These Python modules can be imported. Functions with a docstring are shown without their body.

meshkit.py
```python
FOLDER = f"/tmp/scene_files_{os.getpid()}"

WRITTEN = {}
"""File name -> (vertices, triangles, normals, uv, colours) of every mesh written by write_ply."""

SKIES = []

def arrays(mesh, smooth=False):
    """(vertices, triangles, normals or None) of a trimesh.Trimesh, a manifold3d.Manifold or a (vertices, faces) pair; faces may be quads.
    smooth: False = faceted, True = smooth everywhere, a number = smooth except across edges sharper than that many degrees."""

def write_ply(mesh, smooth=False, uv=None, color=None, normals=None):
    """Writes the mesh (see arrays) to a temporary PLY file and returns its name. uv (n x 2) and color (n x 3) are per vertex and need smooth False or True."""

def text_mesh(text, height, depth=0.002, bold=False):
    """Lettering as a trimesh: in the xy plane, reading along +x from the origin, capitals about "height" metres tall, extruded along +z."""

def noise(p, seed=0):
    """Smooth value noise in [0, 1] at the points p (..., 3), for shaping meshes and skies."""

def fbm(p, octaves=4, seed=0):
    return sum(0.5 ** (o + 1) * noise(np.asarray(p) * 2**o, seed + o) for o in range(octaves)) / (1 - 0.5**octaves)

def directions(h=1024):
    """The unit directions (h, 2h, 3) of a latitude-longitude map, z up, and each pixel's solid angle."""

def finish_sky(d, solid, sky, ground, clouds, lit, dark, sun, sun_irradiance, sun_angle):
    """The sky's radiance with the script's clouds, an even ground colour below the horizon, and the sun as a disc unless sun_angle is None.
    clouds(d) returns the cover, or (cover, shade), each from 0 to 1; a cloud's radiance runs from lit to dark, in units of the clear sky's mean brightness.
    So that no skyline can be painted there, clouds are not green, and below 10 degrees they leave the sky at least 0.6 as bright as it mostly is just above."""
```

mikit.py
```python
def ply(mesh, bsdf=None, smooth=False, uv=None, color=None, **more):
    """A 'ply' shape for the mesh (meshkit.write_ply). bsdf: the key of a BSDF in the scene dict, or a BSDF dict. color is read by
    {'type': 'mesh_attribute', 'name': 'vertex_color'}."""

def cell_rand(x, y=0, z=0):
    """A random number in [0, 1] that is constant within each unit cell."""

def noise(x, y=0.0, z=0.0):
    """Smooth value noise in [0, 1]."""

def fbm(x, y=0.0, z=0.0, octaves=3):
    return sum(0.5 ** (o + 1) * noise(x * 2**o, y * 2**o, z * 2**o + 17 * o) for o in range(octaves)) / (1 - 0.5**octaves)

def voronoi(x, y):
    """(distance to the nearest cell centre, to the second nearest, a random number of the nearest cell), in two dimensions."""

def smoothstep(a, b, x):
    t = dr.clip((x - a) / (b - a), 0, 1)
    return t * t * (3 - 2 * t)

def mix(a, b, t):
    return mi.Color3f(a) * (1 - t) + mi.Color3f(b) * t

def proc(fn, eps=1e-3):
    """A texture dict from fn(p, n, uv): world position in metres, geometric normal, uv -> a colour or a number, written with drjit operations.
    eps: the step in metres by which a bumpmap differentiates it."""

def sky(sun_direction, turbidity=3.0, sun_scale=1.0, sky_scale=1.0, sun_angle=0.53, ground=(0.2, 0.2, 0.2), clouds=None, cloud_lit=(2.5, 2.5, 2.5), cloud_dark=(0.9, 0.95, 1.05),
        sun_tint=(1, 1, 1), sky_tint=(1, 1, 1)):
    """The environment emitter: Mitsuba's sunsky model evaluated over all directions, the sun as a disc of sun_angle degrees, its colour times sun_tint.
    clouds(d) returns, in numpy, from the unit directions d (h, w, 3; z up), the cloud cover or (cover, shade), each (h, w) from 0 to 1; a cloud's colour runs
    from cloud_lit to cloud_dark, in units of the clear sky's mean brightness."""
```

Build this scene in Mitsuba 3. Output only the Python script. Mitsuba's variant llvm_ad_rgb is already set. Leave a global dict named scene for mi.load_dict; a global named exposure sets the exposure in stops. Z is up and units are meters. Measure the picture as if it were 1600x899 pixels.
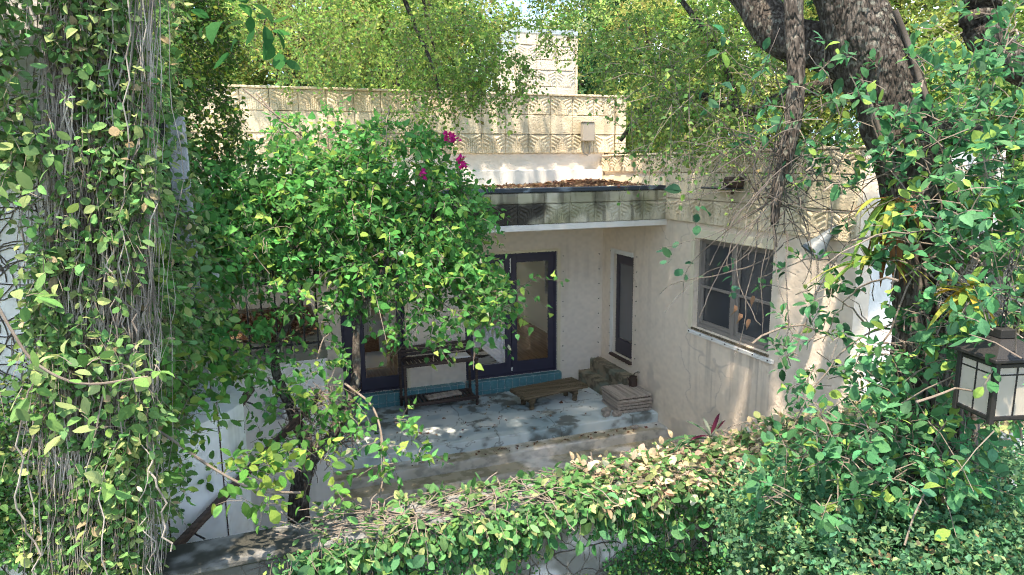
import math
import numpy as np
import trimesh
import drjit as dr
import mitsuba as mi
import mikit
import meshkit
from mikit import proc, fbm, noise, voronoi, smoothstep, mix, cell_rand

T = mi.ScalarTransform4f
scene, labels = {}, {}
exposure = 3.85

# ------------------------------------------------------------------ camera, sky
CAM = np.array([-6.239, -11.911, 4.287])
YAW, PITCH, ROLL, FOV = 0.348, 0.1785, -0.0103, 74.15
_f = np.array([math.sin(YAW) * math.cos(PITCH), math.cos(YAW) * math.cos(PITCH), -math.sin(PITCH)])
_r = np.array([math.cos(YAW), -math.sin(YAW), 0.0])
_u = np.cross(_r, _f)
_up = _u * math.cos(ROLL) - _r * math.sin(ROLL)
scene['camera'] = {'type': 'perspective', 'fov': FOV, 'fov_axis': 'x', 'near_clip': 0.05, 'far_clip': 3000.0,
                   'to_world': T().look_at(origin=CAM.tolist(), target=(CAM + _f).tolist(), up=_up.tolist())}
def cloud_cover(d):
    q = d / (d[..., 2:3] + .25)
    c = meshkit.fbm(q * [2.2, 2.2, 0] + 3.0, 4, 2)
    return np.clip((c - .40) / .22, 0, 1) * .6 + .05, np.clip((meshkit.fbm(q * [3, 3, 0] + 9, 3, 5) - .5) * 1.6, 0, .6)
scene['sky'] = mikit.sky((-0.22, -0.25, 0.94), turbidity=4, sun_scale=0.6, sky_scale=1.0, sun_angle=1.0, ground=(0.12, 0.13, 0.08), clouds=cloud_cover, cloud_lit=(2.4, 2.5, 2.65), cloud_dark=(1.2, 1.3, 1.45))

# ------------------------------------------------------------------ materials
def rgb(*c):
    return {'type': 'rgb', 'value': list(c)}

def two(b):
    return {'type': 'twosided', 'bsdf': b}

def mat(key, col, rough=0.8, spec=0.3, bump=None, bscale=0.01, eps=2e-3, metal=0.0):
    b = {'type': 'principled', 'base_color': rgb(*col) if isinstance(col, tuple) else proc(col), 'roughness': rough, 'specular': spec, 'metallic': metal}
    if bump is not None:
        b = {'type': 'bumpmap', 'arbitrary': proc(bump, eps), 'scale': bscale, 'bsdf': b}
    scene[key] = two(b)

def streaks(p, f=9.0):
    return fbm(p.x * f, p.y * f, p.z * 0.55)

def stucco(base, dirt, amt=0.35):
    def fn(p, n, uv):
        a = fbm(p.x * 1.3, p.y * 1.3, p.z * 1.3 + 3, 3)
        s = smoothstep(0.5, 0.78, streaks(p)) * smoothstep(0.35, 0.7, a)
        g = 0.92 + 0.16 * fbm(p.x * 14, p.y * 14, p.z * 14, 2)
        return mix(mi.Color3f(base) * g, mi.Color3f(dirt), dr.clip(s * amt + 0.35 * amt * smoothstep(.55, .8, a), 0, 1))
    return fn

fine = lambda p, n, uv: fbm(p.x * 38, p.y * 38, p.z * 38, 2)
mat('m_wall', stucco((.76, .68, .59), (.46, .40, .34), .3), .85, .2, fine, .004)
_wing = stucco((.75, .64, .52), (.47, .40, .33), .3)
def _wingst(p, n, uv):      # rain runs under the sill and a ragged damp stain along the foot of the wall
    c = _wing(p, n, uv)
    run = smoothstep(.50, .72, fbm(p.y * 13, 3.0, p.z * .5, 3)) * smoothstep(1.68, 1.60, p.z) * smoothstep(.2, 1.5, p.z) * smoothstep(-5.0, -4.8, p.y) * smoothstep(-2.9, -3.1, p.y)
    damp = smoothstep(.45, .60, fbm(p.y * 2.1, p.x * 2.1 + 5, p.z * 2.1, 4) - .30 * (p.z - .1))
    crk = smoothstep(.016, .0, dr.abs(fbm(p.y * 1.2, p.x + 8, p.z * 1.2, 4) - .52)) * .35
    return mix(mix(mix(c, (.36, .31, .26), run * .5), (.42, .38, .33), damp * .45), (.25, .22, .19), crk * smoothstep(.5, .62, noise(p.y * .9, p.z * .9, 4.0)))
mat('m_wing', _wingst, .85, .2, lambda p, n, uv: .5 * fbm(p.x * 38, p.y * 38, p.z * 38, 2) + fbm(p.x * 6, p.y * 6, p.z * 6, 3), .012)
mat('m_white', stucco((.74, .73, .71), (.33, .32, .31), .4), .8, .2, fine, .004)
mat('m_trim', stucco((.72, .70, .66), (.45, .42, .38), .35), .7, .3)
mat('m_cream', (.70, .63, .47), .8, .2)
mat('m_room', (.78, .72, .60), .85, .2)

def _stone(p, n, uv):
    a = fbm(p.x * 3, p.y * 3, p.z * 3, 3)
    b = fbm(p.x * 22, p.y * 22, p.z * 22, 2)
    c = mix((.70, .61, .46), (.58, .49, .35), smoothstep(.35, .7, a))
    d = smoothstep(.48, .70, fbm(p.x * 6 + 7, p.y * 6, p.z * 1.0, 3))
    e = smoothstep(.55, .75, fbm(p.x * 2.1, p.y * 2.1 + 4, p.z * 2.1, 3))
    return mix(mix(c * (.86 + .28 * b), (.30, .27, .21), d * .42), (.33, .32, .22), e * .5)
pits = lambda p, n, uv: fbm(p.x * 45, p.y * 45, p.z * 45, 3) - .5 * smoothstep(.6, .75, noise(p.x * 60, p.y * 60, p.z * 60))
mat('m_stone', _stone, .9, .2, pits, .008)

mat('m_pale', stucco((.60, .54, .45), (.36, .31, .25), .5), .9, .2, pits, .006)
def _fascia(p, n, uv):      # canopy front: black algae on its left part, green in places
    a = fbm(p.x * 4, p.y * 4, p.z * 4, 3)
    c = mix((.60, .56, .45), (.45, .42, .30), smoothstep(.35, .7, a))
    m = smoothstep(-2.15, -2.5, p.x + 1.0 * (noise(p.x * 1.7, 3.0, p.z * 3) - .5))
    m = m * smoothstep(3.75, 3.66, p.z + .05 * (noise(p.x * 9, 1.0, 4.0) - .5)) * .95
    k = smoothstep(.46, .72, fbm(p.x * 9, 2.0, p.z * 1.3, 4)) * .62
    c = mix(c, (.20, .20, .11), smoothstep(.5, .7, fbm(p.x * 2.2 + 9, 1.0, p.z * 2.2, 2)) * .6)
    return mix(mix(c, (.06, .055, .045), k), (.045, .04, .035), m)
mat('m_fascia', _fascia, .9, .2, pits, .008)

def _conc(p, n, uv):        # terrace: grey blue worn paint with dark blotches
    a = fbm(p.x * 1.1 + 3, p.y * 1.1, 1.0, 4)
    b = fbm(p.x * 5, p.y * 5, p.z * 5, 3)
    c = mix((.66, .71, .71), (.45, .53, .55), smoothstep(.35, .65, a))
    c = mix(c, (.17, .29, .36), smoothstep(.58, .72, fbm(p.x * 1.6 + 31, p.y * 2.2, 2.0, 3)) * .45)
    c = mix(c, (.10, .10, .085), smoothstep(.56, .72, b * .6 + a * .45) * .8)
    f, s, w = voronoi(p.x * .9 + .5 * a, p.y * .9 + .5 * b)
    return mix(c, (.09, .09, .08), smoothstep(.03, .0, s - f) * .6)
mat('m_conc', _conc, .75, .35, lambda p, n, uv: fbm(p.x * 20, p.y * 20, p.z * 20, 3), .006)

def _step(p, n, uv):
    a = fbm(p.x * 1.6, p.y * 3, p.z * 3, 3)
    b = fbm(p.x * 9, p.y * 9, p.z * 9, 3)
    up = smoothstep(.5, .9, n.z)
    c = mix((.66, .63, .59), (.48, .46, .43), smoothstep(.35, .7, b))
    moss = mix((.43, .36, .24), (.26, .22, .13), smoothstep(.4, .65, b))
    return mix(c, moss, dr.clip(smoothstep(.36, .56, a) * (.35 + .5 * up), 0, 1))
def _doorstep(p, n, uv):
    b = fbm(p.x * 8, p.y * 8, p.z * 8, 4)
    return mix(mix((.30, .25, .18), (.13, .115, .08), smoothstep(.35, .65, b)), (.20, .24, .20), smoothstep(.5, .65, fbm(p.x * 4 + 9, p.y * 4, p.z * 4, 3)) * .6)
mat('m_doorstep', _doorstep, .9, .2, fine, .008)
mat('m_step', _step, .9, .2, lambda p, n, uv: fbm(p.x * 20, p.y * 20, p.z * 20, 3), .008)

def wood(c0, c1, ax):
    def fn(p, n, uv):
        q = (p.x, p.y, p.z)
        s = [2.0 if i == ax else 38.0 for i in range(3)]
        g = fbm(q[0] * s[0], q[1] * s[1], q[2] * s[2], 3)
        return mix(c0, c1, smoothstep(.3, .7, g))
    return fn
mat('m_darkwood', wood((.075, .052, .045), (.035, .025, .024), 0), .5, .4)
mat('m_oldwood', wood((.20, .155, .10), (.085, .068, .045), 0), .85, .2, lambda p, n, uv: fbm(p.x * 3, p.y * 45, p.z * 45, 2), .006)
mat('m_slab', wood((.46, .39, .33), (.27, .23, .20), 1), .9, .2, fine, .006)
mat('m_floor', wood((.30, .145, .065), (.20, .09, .04), 1), .35, .5)
mat('m_navy', (.035, .034, .062), .4, .5)
mat('m_darkdoor', (.045, .038, .05), .45, .5)
mat('m_frame', (.23, .205, .185), .5, .4)
mat('m_screen', (.06, .065, .075), .6, .3)
def _tile(p, n, uv):
    return mix((.07, .19, .23), (.10, .25, .29), noise(p.x * 7.1, p.y * 3, p.z * 5)) * (.8 + .4 * fbm(p.x * 30, p.y * 30, p.z * 30, 2))
mat('m_tile', _tile, .3, .5)
mat('m_grout', (.42, .45, .44), .9, .2)
mat('m_membrane', lambda p, n, uv: mix((.045, .055, .07), (.22, .26, .31), smoothstep(.55, .75, fbm(p.x * 6, p.y * 6, p.z * 9, 3))), .7, .3)
def _roof(p, n, uv):
    a = fbm(p.x * 1.8, p.y * 1.8, 5.0, 3)
    return mix((.55, .52, .43), (.22, .20, .12), smoothstep(.42, .65, a))
mat('m_roof', _roof, .85, .2)
mat('m_iron', (.025, .025, .027), .5, .5)
mat('m_rust', lambda p, n, uv: mix((.10, .06, .045), (.05, .04, .035), fbm(p.x * 40, p.y * 40, p.z * 40, 2)), .8, .3)
mat('m_greybox', (.33, .30, .26), .6, .3)
mat('m_zinc', lambda p, n, uv: mix((.15, .18, .20), (.08, .10, .115), fbm(p.x * 20, p.y * 20, p.z * 20, 3)), .5, .5)
mat('m_flash', lambda p, n, uv: mix((.30, .38, .44), (.50, .56, .60), fbm(p.x * 3, p.y * 3, p.z * 3, 3)), .5, .4)
mat('m_grey', lambda p, n, uv: mix((.42, .43, .46), (.30, .31, .34), fbm(p.x * 8, p.y * 8, p.z * 1.5, 3)), .6, .3)
mat('m_lamp', (.018, .017, .017), .55, .4)
mat('m_terra', (.34, .15, .09), .85, .2)
mat('m_whiteplain', (.75, .74, .72), .5, .4)
mat('m_zebra', lambda p, n, uv: mix((.03, .03, .03), (.6, .6, .58), smoothstep(.45, .55, noise((p.y + .25 * noise(p.x * 4, p.y * 3, 1.0)) * 11, p.x * 1.2, 2.0))), .9, .1)
mat('m_board', lambda p, n, uv: mix((.66, .64, .63), (.42, .39, .37), smoothstep(.45, .75, fbm(p.x * 12, p.y * 12, p.z * .8, 3))), .75, .3)
mat('m_ground', lambda p, n, uv: mix((.10, .085, .05), (.05, .075, .028), smoothstep(.35, .65, fbm(p.x * .7, p.y * .7, 1.0, 4))), .95, .1)
mat('m_paving', lambda p, n, uv: mix((.21, .20, .17), (.10, .10, .07), smoothstep(.35, .65, fbm(p.x * 1.7, p.y * 1.7, 1.0, 4))), .95, .1)
def _cope(p, n, uv):
    return mix((.19, .19, .185), (.045, .046, .04), smoothstep(.36, .60, fbm(p.x * 4, p.y * 4, p.z * 4, 4)))
mat('m_cope', _cope, .95, .1, fine, .01)
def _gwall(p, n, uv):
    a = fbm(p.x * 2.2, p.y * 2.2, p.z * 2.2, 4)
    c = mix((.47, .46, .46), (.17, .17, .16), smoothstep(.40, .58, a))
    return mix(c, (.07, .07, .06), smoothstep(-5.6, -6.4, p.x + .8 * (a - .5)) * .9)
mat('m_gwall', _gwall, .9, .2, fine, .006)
def _bark(p, n, uv):
    a = dr.abs(fbm(p.x * 30, p.y * 30, p.z * 7, 4) - .5) * 2
    b = fbm(p.x * 70, p.y * 70, p.z * 40, 3)
    l = smoothstep(.60, .68, fbm(p.x * 22 + 5, p.y * 22, p.z * 19, 3))
    c = mix((.045, .038, .032), (.105, .092, .078), smoothstep(.0, .40, a)) * (.55 + .9 * b)
    return mix(c, (.20, .21, .175), l * .45)
mat('m_bark', _bark, .95, .15, lambda p, n, uv: smoothstep(.0, .35, dr.abs(fbm(p.x * 26, p.y * 26, p.z * 6, 3) - .5) * 2), .03, 3e-3)
mat('m_twig', lambda p, n, uv: mix((.26, .22, .185), (.12, .095, .075), fbm(p.x * 9, p.y * 9, p.z * 9, 2)), .9, .15)
mat('m_vinewood', lambda p, n, uv: mix((.40, .36, .32), (.13, .11, .095), smoothstep(.3, .7, fbm(p.x * 13, p.y * 13, p.z * 3, 3))), .9, .15)
mat('m_bare', lambda p, n, uv: mix((.15, .13, .115), (.05, .042, .035), fbm(p.x * 9, p.y * 9, p.z * 9, 2)), .9, .15)
scene['m_glass'] = {'type': 'thindielectric', 'int_ior': 1.5}
scene['m_frost'] = two({'type': 'principled', 'base_color': rgb(.36, .33, .28), 'roughness': .5, 'specular': .4})
VC = {'type': 'mesh_attribute', 'name': 'vertex_color'}
scene['m_leaf'] = {'type': 'principledthin', 'base_color': VC, 'roughness': .36, 'diff_trans': .9, 'eta': 1.4, 'spec_trans': 0.0}
scene['m_dry'] = two({'type': 'principled', 'base_color': VC, 'roughness': .9, 'specular': .1})

# ------------------------------------------------------------------ mesh helpers
def add(key, mesh, m, parent=None, smooth=False, color=None, at=None):
    """one entry of the scene; returns its key (numbered when the name is taken)"""
    k = f'{parent}__{key}' if parent else key
    base, i = k, 0
    while k in scene or k in labels:
        i += 1
        k = f'{base}_{i:03d}'
    d = mesh if isinstance(mesh, dict) else mikit.ply(mesh, m, smooth, color=color)
    scene[k] = {**d, 'to_world': at} if at is not None else d
    return k

def thing(key, label, cat, group=None):
    k, i = key, 0
    while k in labels or k in scene:
        i += 1
        k = f'{key}_{i:03d}'
    labels[k] = {'label': label, 'category': cat}
    if group:
        labels[k]['group'] = group
    return k

def tag(k, label, cat, group=None):
    labels[k] = {'label': label, 'category': cat}
    if group:
        labels[k]['group'] = group

def kind(k, what, label=None):
    labels[k] = {'kind': what}
    if label:
        labels[k]['label'] = label

def box(x0, x1, y0, y1, z0, z1, b=0.0):
    if x1 < x0: x0, x1 = x1, x0
    if y1 < y0: y0, y1 = y1, y0
    if z1 < z0: z0, z1 = z1, z0
    if b <= 0:
        m = trimesh.creation.box(extents=(x1 - x0, y1 - y0, z1 - z0))
        m.apply_translation(((x0 + x1) / 2, (y0 + y1) / 2, (z0 + z1) / 2))
        return m
    b = min(b, .45 * min(x1 - x0, y1 - y0, z1 - z0))
    pts = []
    for x, sx in ((x0, 1), (x1, -1)):
        for y, sy in ((y0, 1), (y1, -1)):
            for z, sz in ((z0, 1), (z1, -1)):
                pts += [(x, y + sy * b, z + sz * b), (x + sx * b, y, z + sz * b), (x + sx * b, y + sy * b, z)]
    return trimesh.convex.convex_hull(np.array(pts))

def cat(ms):
    vs, fs, o = [], [], 0
    for m in ms:
        v, f = (m.vertices, m.faces) if hasattr(m, 'vertices') else m
        vs.append(np.asarray(v)); fs.append(np.asarray(f) + o); o += len(v)
    return np.vstack(vs), np.vstack(fs)

def tube(pts, rad, n=6, cap=True):
    pts = np.asarray(pts, float)
    rad = np.broadcast_to(np.asarray(rad, float), (len(pts),))
    t = np.gradient(pts, axis=0)
    t /= np.linalg.norm(t, axis=1, keepdims=True) + 1e-12
    a = np.where(np.abs(t[:, 2:3]) < .9, [[0, 0, 1.0]], [[1.0, 0, 0]])
    if len(pts) > 2:
        a = np.tile(a[:1], (len(pts), 1))
        bad = np.abs((a * t).sum(1)) > .97
        a[bad] = [.577, .577, .577]
    u = np.cross(t, a); u /= np.linalg.norm(u, axis=1, keepdims=True) + 1e-12
    w = np.cross(t, u)
    ang = np.arange(n) * 2 * np.pi / n
    v = (pts[:, None] + rad[:, None, None] * (u[:, None] * np.cos(ang)[None, :, None] + w[:, None] * np.sin(ang)[None, :, None])).reshape(-1, 3)
    i = np.arange(len(pts) - 1)[:, None] * n
    j = np.arange(n)[None]
    k = (j + 1) % n
    f = np.vstack([np.stack([i + j, i + n + j, i + k], -1).reshape(-1, 3), np.stack([i + k, i + n + j, i + n + k], -1).reshape(-1, 3)])
    if cap and n > 2:
        v = np.vstack([v, pts[:1], pts[-1:]])
        m = len(pts) * n
        jj = np.arange(n); kk = (jj + 1) % n
        f = np.vstack([f, np.stack([jj, kk, np.full(n, m)], -1), np.stack([m - n + kk, m - n + jj, np.full(n, m + 1)], -1)])
    return v, f

def curve(ctrl, n=12):
    """smooth polyline through control points (Catmull-Rom)"""
    c = np.asarray(ctrl, float)
    c = np.vstack([2 * c[0] - c[1], c, 2 * c[-1] - c[-2]])
    out = []
    for i in range(1, len(c) - 2):
        t = np.linspace(0, 1, n, endpoint=False)[:, None]
        p0, p1, p2, p3 = c[i - 1], c[i], c[i + 1], c[i + 2]
        out.append(.5 * (2 * p1 + (p2 - p0) * t + (2 * p0 - 5 * p1 + 4 * p2 - p3) * t ** 2 + (3 * p1 - p0 - 3 * p2 + p3) * t ** 3))
    out.append(c[-2:-1])
    return np.vstack(out)

def trunk_mesh(ctrl, rads, n=40, per=16, amp=.10, seed=0):
    p = curve(ctrl, per)
    r = np.interp(np.linspace(0, 1, len(p)), np.linspace(0, 1, len(rads)), rads)
    v, f = tube(p, r, n)
    c = np.vstack([np.repeat(p, n, 0), p[:1], p[-1:]])
    rr = np.concatenate([np.repeat(r, n), r[:1], r[-1:]])
    d = v - c
    k = 1 + amp * 2 * (meshkit.fbm(v * [9, 9, 2.2], 3, seed) - .5) + amp * 1.6 * (meshkit.fbm(v * [2.2, 2.2, 1.1], 2, seed + 5) - .5)
    return c + d * k[:, None], f

def unit(v):
    return v / (np.linalg.norm(v, axis=-1, keepdims=True) + 1e-12)

# ------------------------------------------------------------------ foliage
TEMPLATES = {
    # (across, along, up)
    'oval': (np.array([[0, 0, 0], [-.23, .22, .05], [.23, .22, .05], [-.31, .52, .05], [.31, .52, .05], [-.19, .82, -.02], [.19, .82, -.02], [0, 1, -.10], [0, .25, 0], [0, .55, .0], [0, .82, -.05]]),
             np.array([[0, 8, 1], [0, 2, 8], [1, 8, 9], [1, 9, 3], [8, 2, 9], [2, 4, 9], [3, 9, 10], [3, 10, 5], [9, 4, 10], [4, 6, 10], [5, 10, 7], [10, 6, 7]])),
    'heart': (np.array([[0, 0, 0], [-.34, .16, .06], [.34, .16, .06], [-.34, .45, .06], [.34, .45, .06], [0, 1.05, -.16], [0, .3, 0], [0, .62, -.02]]),
              np.array([[0, 6, 1], [0, 2, 6], [1, 6, 3], [2, 4, 6], [3, 6, 7], [6, 4, 7], [3, 7, 5], [7, 4, 5]])),
    'simple': (np.array([[0, 0, 0], [-.38, .46, .09], [.38, .46, .09], [0, 1, -.06]]), np.array([[0, 2, 3], [0, 3, 1]])),
    'narrow': (np.array([[0, 0, 0], [-.17, .45, .05], [.17, .45, .05], [0, 1, -.08]]), np.array([[0, 2, 3], [0, 3, 1]])),
}

def leaf_arrays(pos, axis, nrm, size, templ, col):
    V, F = TEMPLATES[templ]
    axis = unit(axis)
    rv = np.random.default_rng(len(pos) + 7 + (int(abs(pos[0, 0]) * 1e4) if len(pos) == 1 else 0))
    wd, cu = rv.uniform(.72, 1.22, (len(pos), 1, 1)), rv.uniform(-.6, 2.6, (len(pos), 1, 1))
    side = unit(np.cross(axis, nrm))
    up = np.cross(side, axis)
    s = size[:, None, None]
    v = pos[:, None] + s * (side[:, None] * V[None, :, 0:1] * wd + axis[:, None] * V[None, :, 1:2] + up[:, None] * V[None, :, 2:3] * cu)
    f = F[None] + (np.arange(len(pos)) * len(V))[:, None, None]
    c = np.repeat(col, len(V), 0)
    return v.reshape(-1, 3), f.reshape(-1, 3), c

def palette(rng, n, base, young=None, p_young=0.0, dry=None, p_dry=0.0, var=.25):
    c = np.array(base)[None] * np.exp(rng.normal(0, var, (n, 1))) * np.exp(rng.normal(0, .08, (n, 3)))
    r = rng.random(n)
    if young is not None:
        k = r < p_young
        c[k] = np.array(young) * np.exp(rng.normal(0, .2, (k.sum(), 1)))
    if dry is not None:
        k = r > 1 - p_dry
        c[k] = np.array(dry) * np.exp(rng.normal(0, .3, (k.sum(), 1)))
    return np.clip(c, .005, .75)

def sample_blob(rng, c, r, n, shell):
    d = unit(rng.normal(size=(n, 3)))
    t = rng.random(n) ** (1 / 3)
    t = t * (1 - shell) + shell * (1 - .28 * rng.random(n) ** 1.5)
    return np.array(c) + d * t[:, None] * np.array(r), d

def sprigs(rng, start, direc, length, nleaf, size, droop=.3, templ='oval', col=None, up=.8, spread=1.0, wood=True, rosette=0.0, wr=.004):
    """short twigs with leaves along them; returns leaf data and twig tubes"""
    n = len(start)
    direc = unit(direc)
    L = length * (.55 + .9 * rng.random(n))
    K = nleaf
    t = (np.arange(K) + .6) / K
    if rosette:
        t = 1 - (1 - t) * (1 - rosette)
    t = np.clip(t[None] + rng.normal(0, .04, (n, K)), .05, 1.02)
    ax = direc[:, None] * np.ones((1, K, 1))
    pos = start[:, None] + ax * (t * L[:, None])[..., None]
    pos[..., 2] -= droop * L[:, None] * t ** 2
    tan = ax.copy(); tan[..., 2] -= 2 * droop * t
    tan = unit(tan)
    q = unit(np.cross(tan, np.array([.13, .21, .97])))
    w = np.cross(q, tan)
    ph = rng.random((n, 1)) * 6.28 + np.arange(K)[None] * 2.4 + rng.normal(0, .3, (n, K))
    out = q * np.cos(ph)[..., None] + w * np.sin(ph)[..., None]
    axis = unit(tan * (.55 + .3 * rng.random((n, K, 1))) + out * spread + rng.normal(0, .15, (n, K, 3)))
    axis[..., 2] -= .25 * droop
    nrm = unit(np.array([0, 0, up]) + tan * .5 + rng.normal(0, .38, (n, K, 3)))
    sz = size * np.clip(np.exp(rng.normal(-.04, .32, (n, K))), .45, 1.5)
    P, A, N, S = pos.reshape(-1, 3), axis.reshape(-1, 3), nrm.reshape(-1, 3), sz.reshape(-1)
    P = P + unit(A) * (S * .22)[:, None]
    tw = None
    if wood:
        tt = np.array([0, .5, 1.0])
        pt = start[:, None] + direc[:, None] * (tt[None] * L[:, None])[..., None]
        pt[..., 2] -= droop * L[:, None] * tt ** 2
        tw = many_tubes(pt, np.broadcast_to(np.array([1, .75, .35]) * wr, (n, 3)))
    return (P, A, N, S), tw

def many_tubes(pts, rad, n=3):
    """pts (m, k, 3): m thin tubes with k points each"""
    m, k, _ = pts.shape
    t = unit(np.gradient(pts, axis=1))
    u = unit(np.cross(t, np.array([.31, .27, .91])))
    w = np.cross(t, u)
    ang = np.arange(n) * 2 * np.pi / n
    v = pts[:, :, None] + rad[:, :, None, None] * (u[:, :, None] * np.cos(ang)[:, None] + w[:, :, None] * np.sin(ang)[:, None])
    i = np.arange(k - 1)[:, None] * n
    j = np.arange(n)[None]; kk = (j + 1) % n
    f = np.vstack([np.stack([i + j, i + n + j, i + kk], -1).reshape(-1, 3), np.stack([i + kk, i + n + j, i + n + kk], -1).reshape(-1, 3)])
    return v.reshape(-1, 3), (f[None] + (np.arange(m) * k * n)[:, None, None]).reshape(-1, 3)

def join(data):
    return tuple(np.concatenate([d[i] for d in data]) for i in range(4))

def emit_foliage(owner, data, templ, cols, pick=0, name='leaf', mass='foliage', m='m_leaf'):
    """the PICK leaves that show largest as parts of their own, the rest as one mass"""
    P, A, N, S = data
    order = np.argsort(-S / np.linalg.norm(P - CAM, axis=1))
    if pick:
        # largest, but not bunched: the biggest of each little cell first
        q = np.floor(P[order] / .05).astype(int)
        _, first = np.unique(q, axis=0, return_index=True)
        chosen = order[np.sort(first)][:pick]
        for i in chosen:
            v, f, c = leaf_arrays(P[i:i + 1], A[i:i + 1], N[i:i + 1], S[i:i + 1], templ, cols[i:i + 1])
            add(name, (v, f), m, owner, color=c)
        keep = np.ones(len(P), bool); keep[chosen] = False
    else:
        keep = np.ones(len(P), bool)
    v, f, c = leaf_arrays(P[keep], A[keep], N[keep], S[keep], templ, cols[keep])
    k = add(mass, (v, f), m, owner, color=c)
    kind(k, 'stuff')
    return k

GREEN, DEEP, BLUE = (.10, .215, .055), (.055, .135, .04), (.06, .155, .085)
LIME, YELLOW, OLIVE = (.26, .36, .05), (.42, .40, .06), (.17, .21, .075)
DRY = (.28, .19, .10)

# ------------------------------------------------------------------ ground
g = 700.0
kind(add('ground', box(-g, g, -g, g, -1.1, -.95), 'm_ground'), 'structure')
kind(add('courtyard', box(-11, 0, -6.38, .0, -1.0, -.70), 'm_paving'), 'structure')
te = 'terrace'
kind(te, 'structure')
add('slab', box(-5.606, -.002, -2.175, -.002, -.699, 0, .015), 'm_conc', te)
add('step', box(-5.606, -.004, -2.50, -2.17, -.698, -.156, .015), 'm_step', te)
add('step', box(-5.606, -.005, -2.84, -2.49, -.697, -.312, .015), 'm_step', te)
add('step', box(-6.2, -.006, -3.5, -2.83, -.696, -.468, .015), 'm_step', te)

# ------------------------------------------------------------------ house
H = thing('house', 'cream and off-white flat-roofed house with carved stone block parapets and dark glazed doors', 'house')
Z = dict(soffit=3.293, strip=3.385, f1=3.70, roof=3.93, wb0=3.385, wb1=3.745, wb2=4.15, wb3=4.43)
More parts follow.
